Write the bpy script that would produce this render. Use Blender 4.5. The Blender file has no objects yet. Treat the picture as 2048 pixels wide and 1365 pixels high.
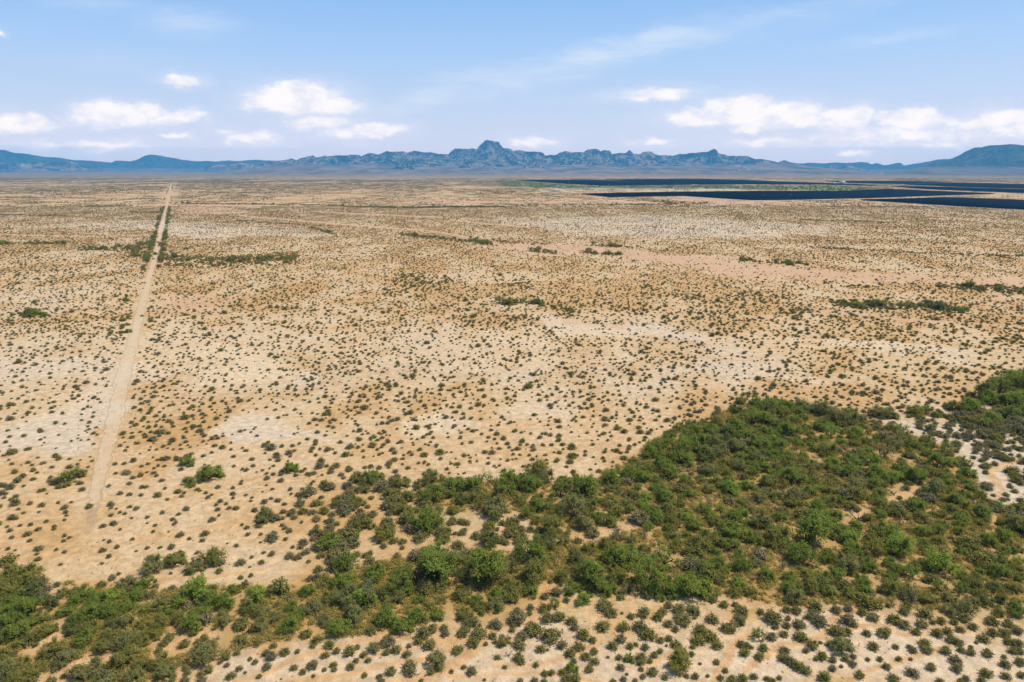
import bpy, math, random
import numpy as np
from mathutils import Vector

R = math.radians
random.seed(7)
rng = np.random.default_rng(11)
scene = bpy.context.scene
COL = scene.collection

# ------------------------------------------------------------------ camera, sky, sun, exposure
CAM_H = 65.0
F = 1366.0                      # focal length in photo pixels (2048 wide, 24 mm)
YH = 338.0                      # photo row of the horizon
PITCH = math.atan((682.5 - YH) / F)
cd = bpy.data.cameras.new('camera')
cd.sensor_width = 36.0
cd.lens = 36.0 * F / 2048.0
cd.clip_start = 1.0
cd.clip_end = 200000.0
cam = bpy.data.objects.new('camera', cd)
COL.objects.link(cam)
cam.location = (0, 0, CAM_H)
cam.rotation_euler = (math.pi / 2 - PITCH, 0, 0)
scene.camera = cam

SUN_EL = 59.0
SUN_AZ = 80.0                   # degrees clockwise from +Y (the viewing direction)
scene.view_settings.view_transform = 'Standard'
scene.view_settings.look = 'None'
scene.view_settings.gamma = 1.0
scene.view_settings.use_curve_mapping = False
scene.view_settings.exposure = 0.10
scene.cycles.max_bounces = 5
scene.cycles.diffuse_bounces = 2
scene.cycles.glossy_bounces = 1
scene.cycles.transmission_bounces = 2
scene.cycles.transparent_max_bounces = 4
scene.cycles.volume_bounces = 0
scene.cycles.caustics_reflective = False
scene.cycles.caustics_refractive = False

sl = bpy.data.lights.new('sun', 'SUN')
sl.energy = 4.2
sl.angle = R(0.53)
sl.color = (1.0, 0.955, 0.88)
so = bpy.data.objects.new('sun', sl)
COL.objects.link(so)
sdir = Vector((math.sin(R(SUN_AZ)) * math.cos(R(SUN_EL)), math.cos(R(SUN_AZ)) * math.cos(R(SUN_EL)), math.sin(R(SUN_EL))))
so.rotation_euler = sdir.to_track_quat('Z', 'Y').to_euler()
so.location = (0, 0, 300)


def ray(px, py):
    dx = (px - 1024.0) / F
    dy = (682.5 - py) / F
    return (dx, math.cos(PITCH) + dy * math.sin(PITCH), -math.sin(PITCH) + dy * math.cos(PITCH))


def g(px, py):
    """photo pixel -> point on the flat ground"""
    x, y, z = ray(px, max(py, YH + 1.2))
    t = CAM_H / -z
    return (x * t, y * t)


def depth_at(x, y):
    return y * math.cos(PITCH) + CAM_H * math.sin(PITCH)


def to_px(x, y, z=0.0):
    x = np.asarray(x, float); y = np.asarray(y, float)
    d = y * math.cos(PITCH) - (z - CAM_H) * math.sin(PITCH)
    v = y * math.sin(PITCH) + (z - CAM_H) * math.cos(PITCH)
    return 1024 + F * x / d, 682.5 - F * v / d


# ---- node helpers
class NT:
    def __init__(self, tree):
        self.t = tree; self.n = tree.nodes; self.l = tree.links

    def add(self, typ, **kw):
        nd = self.n.new(typ)
        for k, v in kw.items():
            setattr(nd, k, v)
        return nd

    def link(self, a, b):
        self.l.new(a, b)

    def put(self, sock, v):
        if v is None:
            return
        if isinstance(v, bpy.types.NodeSocket):
            self.l.new(v, sock)
        else:
            sock.default_value = v

    def math(self, op, a, b=None, c=None, clamp=False):
        nd = self.n.new('ShaderNodeMath'); nd.operation = op; nd.use_clamp = clamp
        self.put(nd.inputs[0], a); self.put(nd.inputs[1], b); self.put(nd.inputs[2], c)
        return nd.outputs[0]

    def vec(self, op, a, b=None):
        nd = self.n.new('ShaderNodeVectorMath'); nd.operation = op
        self.put(nd.inputs[0], a); self.put(nd.inputs[1], b)
        return nd.outputs['Value'] if op in ('LENGTH', 'DOT_PRODUCT') else nd.outputs['Vector']

    def noise(self, vec, scale, detail=3.0, rough=0.55, dist=0.0):
        nd = self.n.new('ShaderNodeTexNoise')
        self.put(nd.inputs['Vector'], vec)
        nd.inputs['Scale'].default_value = scale
        nd.inputs['Detail'].default_value = detail
        nd.inputs['Roughness'].default_value = rough
        nd.inputs['Distortion'].default_value = dist
        return nd.outputs['Fac']

    def ramp(self, v, lo, hi, a=0.0, b=1.0, smooth=True):
        nd = self.n.new('ShaderNodeMapRange'); nd.clamp = True
        if smooth:
            nd.interpolation_type = 'SMOOTHSTEP'
        self.put(nd.inputs['Value'], v)
        nd.inputs['From Min'].default_value = lo; nd.inputs['From Max'].default_value = hi
        nd.inputs['To Min'].default_value = a; nd.inputs['To Max'].default_value = b
        return nd.outputs['Result']

    def mix(self, f, a, b):
        nd = self.n.new('ShaderNodeMix'); nd.data_type = 'RGBA'
        self.put(nd.inputs['Factor'], f)
        A = [s for s in nd.inputs if s.name == 'A' and s.type == 'RGBA'][0]
        B = [s for s in nd.inputs if s.name == 'B' and s.type == 'RGBA'][0]
        for s, v in ((A, a), (B, b)):
            if isinstance(v, bpy.types.NodeSocket):
                self.l.new(v, s)
            else:
                s.default_value = (v[0], v[1], v[2], 1)
        return [s for s in nd.outputs if s.type == 'RGBA'][0]

    def attr(self, name, kind='GEOMETRY'):
        nd = self.n.new('ShaderNodeAttribute'); nd.attribute_name = name; nd.attribute_type = kind
        return nd.outputs['Fac']


def new_mat(name):
    m = bpy.data.materials.new(name)
    m.use_nodes = True
    m.node_tree.nodes.clear()
    nt = NT(m.node_tree)
    out = nt.add('ShaderNodeOutputMaterial')
    return m, nt, out


# ---- world: physical sky with clouds at infinity
w = bpy.data.worlds.new('World')
scene.world = w
w.use_nodes = True
w.node_tree.nodes.clear()
W = NT(w.node_tree)
wo = W.add('ShaderNodeOutputWorld')
bg = W.add('ShaderNodeBackground')
SKY_STRENGTH = 0.13
bg.inputs['Strength'].default_value = SKY_STRENGTH
sky = W.add('ShaderNodeTexSky')
sky.sky_type = 'NISHITA'
sky.sun_disc = False
sky.sun_elevation = R(SUN_EL)
sky.sun_rotation = R(SUN_AZ)
sky.altitude = 400
sky.air_density = 1.0
sky.dust_density = 1.6
sky.ozone_density = 1.6
tc = W.add('ShaderNodeTexCoord')
sp = W.add('ShaderNodeSeparateXYZ')
W.link(tc.outputs['Generated'], sp.inputs[0])
yy = W.math('MAXIMUM', sp.outputs['Y'], 0.05)
cu = W.math('DIVIDE', sp.outputs['X'], yy)
cv = W.math('DIVIDE', sp.outputs['Z'], yy)
HAZE_D = 6.0e-5
HAZE_TOP = 720.0
HAZE_R = 23600.0
HAZE_COL = (0.15, 0.60, 1.0)
cmb = W.add('ShaderNodeCombineXYZ')
W.link(cu, cmb.inputs[0]); W.link(cv, cmb.inputs[1])
P = cmb.outputs[0]


def uv(px, py):
    x, y, z = ray(px, py)
    return x / y, z / y


# cumulus puffs: px, py, half width, half height in photo pixels, weight
CUM = [(590, 198, 95, 30, 1.0), (575, 182, 45, 18, 1.0), (660, 212, 60, 18, .8), (520, 205, 45, 16, .8),
       (640, 245, 75, 16, .5), (750, 258, 60, 14, .9), (690, 268, 60, 12, .45),
       (200, 222, 60, 18, .95), (275, 224, 60, 16, .95), (240, 238, 110, 16, .6), (375, 232, 45, 12, .7), (330, 236, 60, 10, .4),
       (40, 240, 55, 16, 1.0), (20, 250, 100, 18, .6), (365, 163, 38, 11, .7), (358, 271, 26, 7, .5), (510, 277, 55, 12, .6),
       (210, 292, 80, 13, .4), (450, 264, 30, 7, .3),
       (1070, 284, 48, 9, .7), (1310, 192, 65, 11, .7), (1345, 183, 38, 9, .5),
       (1480, 215, 75, 22, 1.0), (1490, 203, 40, 14, .9), (1575, 222, 75, 20, 1.0), (1400, 236, 80, 15, .8), (1490, 258, 40, 9, .7),
       (1540, 240, 160, 16, .7), (1690, 236, 60, 20, .9), (1725, 222, 30, 14, .8), (1680, 250, 60, 12, .6),
       (1820, 240, 70, 20, 1.0), (1845, 228, 35, 12, .9), (1830, 273, 50, 9, .7), (1930, 250, 55, 16, .6),
       (2000, 236, 50, 20, .9), (2048, 250, 70, 24, .8), (2110, 240, 60, 22, .9), (1880, 294, 60, 10, .5),
       (1710, 308, 40, 8, .5), (1310, 283, 40, 8, .5), (1800, 270, 200, 20, .35), (1540, 284, 80, 9, .3), (0, 66, 16, 6, .7),
       (-80, 240, 60, 20, .9), (90, 292, 60, 10, .3)]
warp = W.add('ShaderNodeTexNoise')
warp.inputs['Scale'].default_value = 26
warp.inputs['Detail'].default_value = 5
warp.inputs['Roughness'].default_value = 0.62
stretch = W.vec('MULTIPLY', P, (1.0, 1.8, 1.0))
W.link(stretch, warp.inputs['Vector'])
wv = W.vec('SUBTRACT', warp.outputs['Color'], (0.5, 0.5, 0.5))
Pw = W.vec('ADD', P, W.vec('MULTIPLY', wv, (0.05, 0.026, 0)))
acc = None
for (px, py, rx, ry, wt) in CUM:
    u0, v0 = uv(px, py)
    d = W.vec('SUBTRACT', Pw, (u0, v0, 0))
    d = W.vec('MULTIPLY', d, (F / (rx * 1.12), F / (ry * 1.15), 0))
    ln = W.vec('LENGTH', d)
    e = W.math('MULTIPLY_ADD', ln, -wt, wt)
    acc = e if acc is None else W.math('MAXIMUM', acc, e)
n1 = W.noise(stretch, 42, 7, 0.62)
n1c = W.math('SUBTRACT', n1, 0.5)
dens = W.math('MULTIPLY_ADD', n1c, 1.35, W.math('MULTIPLY', acc, 2.1))
cum = W.ramp(dens, -0.10, 1.0, 0, 1)
# cirrus streaks: px, py, half length, half width, angle (deg), weight
CIR = [(1180, 118, 330, 22, -14, .75), (1060, 140, 220, 14, -6, .55), (1450, 60, 330, 16, -13, .45), (1780, 76, 170, 9, -8, .35),
       (860, 196, 130, 16, -14, .5), (980, 188, 150, 6, -8, .4), (380, 44, 110, 22, 4, .4), (180, 4, 120, 14, 3, .35),
       (820, 214, 50, 10, -20, .35), (300, 130, 260, 20, 3, .16), (1650, 20, 260, 20, -12, .25), (1300, 190, 300, 10, -3, .2)]
cacc = None
for (px, py, rx, ry, ang, wt) in CIR:
    u0, v0 = uv(px, py)
    mp = W.add('ShaderNodeMapping'); mp.vector_type = 'TEXTURE'
    W.link(Pw, mp.inputs['Vector'])
    mp.inputs['Location'].default_value = (u0, v0, 0)
    mp.inputs['Rotation'].default_value = (0, 0, R(-ang))
    mp.inputs['Scale'].default_value = (rx / F, ry * 1.45 / F, 1)
    ln = W.vec('LENGTH', mp.outputs[0])
    e = W.ramp(ln, 1.3, 0.0, 0.0, min(1.0, wt * 1.35))
    cacc = e if cacc is None else W.math('MAXIMUM', cacc, e)
mr = W.add('ShaderNodeMapping')
W.link(P, mr.inputs['Vector'])
mr.inputs['Rotation'].default_value = (0, 0, R(-12))
mr.inputs['Scale'].default_value = (4, 30, 1)
cn = W.noise(mr.outputs[0], 1.6, 6, 0.6, 0.6)
cn = W.ramp(cn, 0.30, 0.72, 0.25, 1.0)
cir = W.math('MULTIPLY', cacc, cn)
halo = W.math('MULTIPLY', W.ramp(W.math('MULTIPLY_ADD', n1c, 0.6, acc), -0.75, 0.5), 0.45)
front = W.ramp(sp.outputs['Y'], 0.05, 0.3, 0, 1)
# thin general veil towards the horizon
veil = W.ramp(sp.outputs['Z'], 0.55, 0.22, 0.25, 0.88, False)
vn = W.ramp(W.noise(W.vec('MULTIPLY', P, (2, 12, 1)), 1.5, 4, 0.6), 0.3, 0.7, 0.97, 1.03)
veil = W.math('MULTIPLY', veil, vn, clamp=True)
K = 1.0 / SKY_STRENGTH
skyc = W.vec('MULTIPLY', sky.outputs[0], (1.0, 1.0, 1.0))
SKYTINT = skyc
shade = W.ramp(W.noise(stretch, 26, 4, 0.55), 0.30, 0.60, 0.0, 1.0)
cloudcol = W.mix(shade, (0.76 * K, 0.78 * K, 0.86 * K), (0.98 * K, 0.94 * K, 0.91 * K))
cr = W.add('ShaderNodeValToRGB')
W.link(sp.outputs['Z'], cr.inputs[0])
els = cr.color_ramp.elements
els[0].position = 0.0; els[0].color = (0.60, 0.67, 0.82, 1)
els[1].position = 0.60; els[1].color = (0.12, 0.30, 0.72, 1)
for p_, c_ in ((0.05, (0.565, 0.66, 0.83, 1)), (0.09, (0.50, 0.635, 0.85, 1)), (0.15, (0.385, 0.59, 0.88, 1)), (0.24, (0.235, 0.475, 0.86, 1))):
    e_ = els.new(p_); e_.color = c_
lowsky = W.vec('MULTIPLY', cr.outputs[0], (K, K, K))
c1 = W.mix(veil, skyc, lowsky)
c2 = W.mix(W.math('MULTIPLY', cir, front), c1, (0.66 * K, 0.76 * K, 0.88 * K))
c2 = W.mix(W.math('MULTIPLY', halo, front), c2, (0.72 * K, 0.76 * K, 0.88 * K))
c3 = W.mix(W.math('MULTIPLY', W.math('MULTIPLY', cum, front), 0.86), c2, cloudcol)
# sky brightened towards the horizon to make up for what the haze takes away
zc = W.math('MAXIMUM', sp.outputs['Z'], (HAZE_TOP - 65) / HAZE_R)
tinv = W.math('EXPONENT', W.math('DIVIDE', HAZE_D * (HAZE_TOP - 65), zc))
HZ = (0.088 * K, 0.33 * K, 0.56 * K)
c4 = W.vec('SUBTRACT', c3, HZ)
sc4 = W.add('ShaderNodeVectorMath', operation='SCALE')
W.link(c4, sc4.inputs[0]); W.link(tinv, sc4.inputs['Scale'])
c4 = W.vec('ADD', sc4.outputs[0], HZ)
W.link(c4, bg.inputs['Color'])
W.link(bg.outputs[0], wo.inputs['Surface'])


# ------------------------------------------------------------------ numpy noise
def _h(ix, iy, seed):
    ix = ix.astype(np.int64).astype(np.uint64); iy = iy.astype(np.int64).astype(np.uint64)
    n = ix * np.uint64(374761393) + iy * np.uint64(668265263) + np.uint64(seed * 974634777 + 12345)
    n = (n ^ (n >> np.uint64(13))) * np.uint64(1274126177)
    n = n ^ (n >> np.uint64(16))
    return (n & np.uint64(0xffffff)).astype(np.float64) / float(0xffffff)


def vnoise(x, y, seed=0):
    xf = np.floor(x); yf = np.floor(y)
    fx = x - xf; fy = y - yf
    fx = fx * fx * fx * (fx * (fx * 6 - 15) + 10); fy = fy * fy * fy * (fy * (fy * 6 - 15) + 10)
    a = _h(xf, yf, seed); b = _h(xf + 1, yf, seed); c = _h(xf, yf + 1, seed); d = _h(xf + 1, yf + 1, seed)
    return (a * (1 - fx) + b * fx) * (1 - fy) + (c * (1 - fx) + d * fx) * fy


def fbm(x, y, seed=0, octv=4, gain=0.5):
    s = 0; a = 1; t = 0
    for k in range(octv):
        s = s + a * vnoise(x * 2 ** k + 17.3 * k, y * 2 ** k - 9.1 * k, seed + k)
        t += a; a *= gain
    return s / t


def ridged(x, y, seed=0, octv=5, gain=0.5):
    s = 0; a = 1; t = 0
    for k in range(octv):
        n = 1 - np.abs(2 * vnoise(x * 2 ** k + 7.7 * k, y * 2 ** k + 3.1 * k, seed + k) - 1)
        s = s + a * n * n
        t += a; a *= gain
    return s / t


def smooth(v, a, b):
    t = np.clip((v - a) / (b - a), 0, 1)
    return t * t * (3 - 2 * t)


def poly_sd(X, Y, poly):
    """signed distance to polygon, positive inside"""
    p = np.array(poly, float)
    n = len(p)
    inside = np.zeros(X.shape, bool)
    dmin = np.full(X.shape, 1e18)
    for i in range(n):
        ax, ay = p[i]; bx, by = p[(i + 1) % n]
        cond = ((ay > Y) != (by > Y))
        with np.errstate(divide='ignore', invalid='ignore'):
            xi = (bx - ax) * (Y - ay) / (by - ay + 1e-12) + ax
        inside ^= cond & (X < xi)
        ex, ey = bx - ax, by - ay
        t = np.clip(((X - ax) * ex + (Y - ay) * ey) / (ex * ex + ey * ey + 1e-12), 0, 1)
        dx = X - (ax + t * ex); dy = Y - (ay + t * ey)
        dmin = np.minimum(dmin, dx * dx + dy * dy)
    d = np.sqrt(dmin)
    return np.where(inside, d, -d)


def line_dist(X, Y, pts):
    """distance to a polyline and the width interpolated along it (pts: x, y, w)"""
    best = np.full(X.shape, 1e18); wb = np.zeros(X.shape)
    for i in range(len(pts) - 1):
        ax, ay, aw = pts[i]; bx, by, bw = pts[i + 1]
        ex, ey = bx - ax, by - ay
        t = np.clip(((X - ax) * ex + (Y - ay) * ey) / (ex * ex + ey * ey + 1e-12), 0, 1)
        d = (X - (ax + t * ex)) ** 2 + (Y - (ay + t * ey)) ** 2
        m = d < best
        best = np.where(m, d, best); wb = np.where(m, aw + t * (bw - aw), wb)
    return np.sqrt(best), wb


def gp(pts):
    return [g(x, y) for x, y in pts]


# ------------------------------------------------------------------ layout (photo pixels turned into ground metres)
ROAD_PX = [(343, 366, 5), (338, 392, 5), (329, 430, 5.5), (321, 465, 5.5), (314, 500, 5.5), (303, 540, 5.5), (290, 590, 5.8), (277, 640, 6),
           (262, 700, 6.6), (250, 740, 7), (240, 790, 7), (229, 840, 6), (213, 900, 5), (199, 950, 4.4), (190, 990, 4.6), (183, 1040, 4.4), (178, 1090, 4), (176, 1150, 3)]
ROAD = [(*g(x, y), wd * 0.80) for x, y, wd in ROAD_PX]
TRAILS_PX = [
    ([(1425, 1375), (1435, 1345), (1447, 1325), (1452, 1303), (1466, 1285), (1500, 1265)], 1.0),
    ([(740, 1375), (820, 1360), (870, 1350), (900, 1335), (940, 1305), (975, 1268), (1010, 1252), (1060, 1243), (1075, 1215), (1076, 1190), (1085, 1175), (1105, 1165)], 1.3),
    ([(560, 1368), (600, 1360), (680, 1352), (730, 1340), (760, 1330), (810, 1322), (860, 1320)], 0.9),
    ([(430, 1370), (520, 1350), (560, 1335), (600, 1318), (640, 1300), (700, 1285), (750, 1275), (775, 1258), (790, 1245)], 0.9),
    ([(1490, 1340), (1520, 1320), (1542, 1303), (1560, 1290), (1610, 1285), (1650, 1262), (1670, 1238), (1700, 1222), (1740, 1212)], 0.9),
    ([(785, 1273), (830, 1278), (900, 1280), (960, 1282)], 0.6),
    ([(700, 1330), (745, 1310), (800, 1300), (850, 1285), (880, 1275)], 0.6),
    ([(985, 1330), (1040, 1335), (1080, 1328), (1150, 1312), (1180, 1290), (1200, 1280)], 0.7),
    ([(1640, 1275), (1690, 1262), (1720, 1252), (1760, 1248), (1800, 1270), (1850, 1268)], 0.8),
    ([(1300, 1330), (1360, 1300), (1330, 1270), (1290, 1272), (1270, 1255), (1300, 1235), (1312, 1215), (1330, 1210)], 0.6),
    ([(900, 1353), (1000, 1350), (1080, 1345), (1200, 1365)], 0.6),
    ([(1700, 1365), (1740, 1340), (1800, 1325), (1860, 1305), (1900, 1290)], 0.7),
    ([(985, 1105), (1010, 1085), (1018, 1068), (1016, 1060)], 1.0),
    ([(1062, 1000), (1075, 988), (1080, 975)], 0.8),
    ([(1150, 1072), (1180, 1065), (1240, 1052), (1270, 1042)], 1.1),
    ([(1720, 1030), (1760, 1012), (1800, 990), (1830, 975)], 1.2),
    ([(2060, 915), (2015, 928), (1985, 942), (1985, 955), (2000, 975)], 1.4),
    ([(2000, 985), (1985, 1020), (1990, 1060)], 0.8),
    ([(640, 930), (720, 925), (820, 912), (900, 893), (1000, 865), (1070, 850)], 0.8),
    ([(0, 1125), (120, 1110), (260, 1085), (400, 1060), (560, 1020), (640, 1000)], 0.9),
    ([(150, 1168), (280, 1160), (420, 1155), (520, 1140)], 0.8),
    ([(1290, 1185), (1340, 1175), (1390, 1160)], 0.8),
    ([(1690, 805), (1740, 798), (1800, 790)], 0.9),
    ([(1215, 1180), (1180, 1188), (1150, 1180)], 0.9),
]
TRAILS = [([(*g(x, y), wd) for x, y in p], wd) for p, wd in TRAILS_PX]

WOOD = gp([(860, 978), (905, 962), (1000, 966), (1080, 955), (1100, 975), (1150, 970), (1215, 947), (1270, 920), (1300, 890), (1350, 864), (1400, 852), (1440, 832),
           (1480, 817), (1530, 804), (1600, 812), (1660, 818), (1720, 832), (1790, 862), (1850, 882), (1900, 905), (1935, 950), (1965, 1000), (2060, 1060), (2140, 1240),
           (1960, 1222), (1880, 1212), (1750, 1205), (1650, 1200), (1560, 1205), (1480, 1190), (1400, 1185), (1300, 1180), (1200, 1165), (1120, 1160), (1130, 1085), (1000, 1035), (880, 1012)])
BAND = gp([(-160, 1200), (0, 1185), (60, 1195), (100, 1200), (140, 1168), (300, 1190), (430, 1182), (500, 1178), (600, 1170), (640, 1160), (760, 1132), (850, 1122), (950, 1105), (1040, 1110), (1130, 1085),
           (1120, 1160), (1060, 1200), (1000, 1220), (900, 1250), (800, 1262), (700, 1262), (600, 1270), (520, 1280), (440, 1305), (330, 1330), (300, 1380), (-260, 1380)])
SCRUB = gp([(600, 1100), (640, 1010), (740, 945), (870, 975), (1000, 1030), (1130, 1080), (1040, 1112), (950, 1108), (760, 1134), (640, 1160)])
CLEAR = [gp([(270, 1290), (180, 1300), (60, 1365), (150, 1375), (200, 1330)]), gp([(30, 1300), (110, 1255), (150, 1250), (120, 1290), (60, 1320)]),
         gp([(1150, 1075), (1240, 1045), (1290, 1050), (1180, 1080)]), gp([(1700, 1035), (1760, 1005), (1830, 985), (1800, 1010)]),
         gp([(1300, 1172), (1190, 1178), (1180, 1192), (1240, 1200)]), gp([(305, 1280), (400, 1255), (430, 1270), (360, 1310), (300, 1330)]),
         gp([(80, 1265), (140, 1220), (165, 1225), (110, 1285)])]
RIGHTSCRUB = gp([(1780, 835), (1900, 815), (2150, 850), (2250, 1100), (2060, 1075), (1980, 1020), (1930, 900), (1850, 880)])
RIGHTGROVE = gp([(1990, 805), (2005, 775), (2060, 760), (2150, 750), (2160, 820), (2060, 852), (2000, 835)])
PALE = [([(0, 845), (90, 812), (230, 790), (225, 830), (190, 900), (185, 925), (100, 915), (-60, 900)], 0.9, 10),
        ([(-80, 690), (100, 700), (250, 705), (330, 735), (420, 722), (560, 735), (660, 748), (640, 765), (480, 762), (300, 775), (100, 770), (-80, 760)], 0.8, 14),
        ([(330, 725), (400, 683), (500, 690), (545, 725), (420, 735)], 0.85, 10),
        ([(415, 862), (470, 822), (560, 850), (640, 880), (500, 897), (420, 880)], 1.0, 7),
        ([(765, 855), (850, 835), (925, 840), (900, 866), (800, 872)], 0.9, 6),
        ([(590, 638), (700, 633), (745, 652), (620, 658)], 1.0, 12),
        ([(780, 640), (980, 650), (1000, 662), (850, 655)], 0.6, 12),
        ([(1075, 640), (1200, 638), (1400, 672), (1480, 690), (1300, 678), (1100, 668)], 0.9, 12),
        ([(1500, 672), (1650, 660), (1850, 682), (1990, 690), (1900, 712), (1700, 702), (1560, 690)], 0.95, 12),
        ([(1900, 875), (2150, 840), (2250, 1060), (2060, 1055), (1995, 1010), (1940, 930)], 0.85, 6),
        ([(1740, 850), (1850, 835), (1950, 850), (1960, 885), (1840, 875)], 0.9, 6),
        ([(600, 1300), (760, 1268), (900, 1275), (1060, 1245), (1200, 1265), (1300, 1245), (1500, 1235), (1750, 1232), (1900, 1240), (2150, 1260), (2250, 1400), (380, 1400), (420, 1335)], 0.55, 4),
        ([(1350, 735), (1550, 718), (1680, 760), (1560, 778), (1400, 755)], 0.7, 10),
        ([(700, 700), (820, 690), (900, 730), (1060, 750), (1100, 800), (950, 770), (820, 750), (720, 740)], 0.55, 12),
        ([(1000, 800), (1150, 790), (1120, 840), (1000, 830)], 0.5, 8),
        ([(100, 450), (300, 440), (560, 455), (660, 470), (450, 476), (250, 462)], 0.9, 30),
        ([(950, 440), (1300, 430), (1700, 455), (1500, 478), (1150, 470)], 0.8, 30),
        ([(850, 655), (1090, 645), (1100, 700), (980, 690)], 0.4, 12),
        ([(-100, 645), (300, 640), (700, 650), (1300, 645), (1560, 700), (1600, 790), (1000, 800), (600, 790), (300, 800), (-100, 800)], 0.38, 16),
        ([(0, 590), (180, 560), (260, 575), (150, 620), (0, 640)], 0.5, 20),
        ([(1040, 374), (1490, 376), (1700, 380), (1480, 384), (1100, 384)], 0.6, 60)]
PALE = [(gp(p), s, sf) for p, s, sf in PALE]
PINK = [([(990, 485), (1200, 492), (1420, 520), (1640, 545), (1850, 555), (2048, 560), (2100, 575), (1700, 560), (1450, 545), (1200, 510), (1000, 497)], 1.0, 14),
        ([(1300, 395), (1440, 392), (1640, 408), (1420, 412)], 1.0, 30),
        ([(340, 415), (430, 412), (500, 425), (380, 432)], 0.8, 20),
        ([(700, 400), (1100, 398), (1500, 408), (900, 408)], 0.6, 30),
        ([(300, 610), (340, 595), (440, 605), (420, 622), (320, 622)], 0.8, 10),
        ([(1350, 530), (1700, 545), (1800, 565), (1500, 560)], 0.8, 14),
        ([(1080, 645), (1180, 640), (1240, 655), (1130, 662)], 0.8, 8)]
PINK = [(gp(p), s, sf) for p, s, sf in PINK]
# dark bands and blobs of dense brush: px polyline, half width in photo px, density boost
STRIPS = [([(0, 488), (130, 487)], 2.5, 1), ([(160, 498), (215, 499), (275, 500)], 4, 1), ([(255, 497), (300, 490), (318, 487)], 8, 1), ([(262, 505), (306, 515)], 9, 1),
          ([(325, 518), (420, 522), (500, 519), (590, 516)], 10, 1), ([(330, 530), (450, 533), (560, 525)], 5, .8),
          ([(800, 470), (880, 477), (985, 489)], 3, 1), ([(940, 481), (980, 487)], 5, 1.2), ([(990, 483), (1085, 489)], 2.5, .8), ([(1170, 490), (1262, 496)], 2, 1), ([(1058, 500), (1110, 506)], 4.5, 1),
          ([(1160, 505), (1240, 510)], 3, 1), ([(1480, 520), (1540, 524), (1612, 531)], 3, 1.2), ([(1620, 495), (1800, 505), (2048, 514)], 2, .8),
          ([(800, 560), (890, 565)], 12, .7), ([(840, 560), (880, 572)], 10, .8), ([(1000, 560), (1055, 568)], 9, .8), ([(770, 585), (810, 590)], 7, .7),
          ([(1290, 582), (1360, 592), (1430, 604)], 8, .6), ([(1360, 618), (1420, 628), (1500, 634)], 5, .5), ([(1510, 592), (1560, 602), (1590, 616)], 8, .6),
          ([(1660, 608), (1730, 612), (1840, 617), (1925, 622)], 6, 1.1), ([(1880, 572), (1960, 577), (2060, 584)], 5, 1.2), ([(1650, 566), (1740, 574)], 4, .8),
          ([(1560, 625), (1700, 632)], 7, .5), ([(20, 632), (92, 631)], 3.5, 1.2), ([(240, 600), (262, 625), (245, 650), (232, 670)], 10, .6), ([(555, 616), (660, 622)], 3, .8),
          ([(1000, 607), (1070, 608), (1100, 612)], 3, 1), ([(1020, 635), (1075, 634)], 5, .7), ([(1100, 613), (1160, 622)], 5, .8),
          ([(345, 407), (600, 410), (800, 416), (1010, 413)], 1.5, 1), ([(1000, 411), (1300, 410), (1420, 407)], 1.5, 1), ([(1280, 400), (1350, 406), (1420, 408)], 2.2, 1.2),
          ([(0, 430), (60, 431), (130, 432)], 1.2, .9), ([(170, 413), (260, 412)], 1.3, .8), ([(260, 425), (320, 425)], 1.5, .8), ([(620, 455), (672, 470)], 2.5, 1), ([(470, 442), (640, 452)], 1.5, .7),
          ([(1300, 455), (1420, 462)], 2.5, .6), ([(1600, 440), (1800, 446)], 1.5, .7), ([(400, 385), (800, 388)], 1, .6), ([(0, 396), (200, 397)], 1, .8), ([(60, 382), (320, 380)], 1, .6),
          ([(1500, 590), (1440, 600)], 6, .5), ([(480, 560), (620, 555)], 12, .25), ([(0, 560), (240, 545)], 14, .2), ([(1250, 625), (1380, 642)], 6, .6),
          ([(60, 970), (150, 955), (185, 965)], 20, .55), ([(0, 975), (70, 985)], 14, .5), ([(640, 935), (700, 930), (760, 960)], 25, .6), ([(400, 1130), (560, 1120)], 14, .15),
          ([(0, 1140), (60, 1145)], 16, .7), ([(1100, 640), (1110, 640)], 3, .3), ([(1880, 800), (2000, 830)], 18, .6), ([(1780, 830), (2040, 860)], 24, .5), ([(1250, 745), (1360, 760)], 18, .3),
          ([(540, 1060), (640, 1000), (700, 975)], 24, .45), ([(430, 1125), (600, 1080)], 18, .3), ([(200, 1015), (330, 985), (430, 960)], 18, .3)]
STRIPS_W = []
STRIPS = [(p, hw * (1.35 if p[0][1] > 540 else 1.0), s) for p, hw, s in STRIPS]
for pts, hw, s in STRIPS:
    q = []
    for x, y in pts:
        gx, gy = g(x, y)
        q.append((gx, gy, hw))
    STRIPS_W.append((q, hw, s))


def strip_field(X, Y):
    """dense-brush field, evaluated in a frame squeezed along the view so a band keeps the photo's proportions on the ground"""
    px, py = to_px(X, Y)
    f = np.zeros(X.shape)
    for pts, hw, s in STRIPS:
        q = [(x, y, hw) for x, y in pts]
        d, _ = line_dist(px, py, q)
        f = np.maximum(f, s * smooth(d / hw, 1.35, 0.5))
    return f


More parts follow.
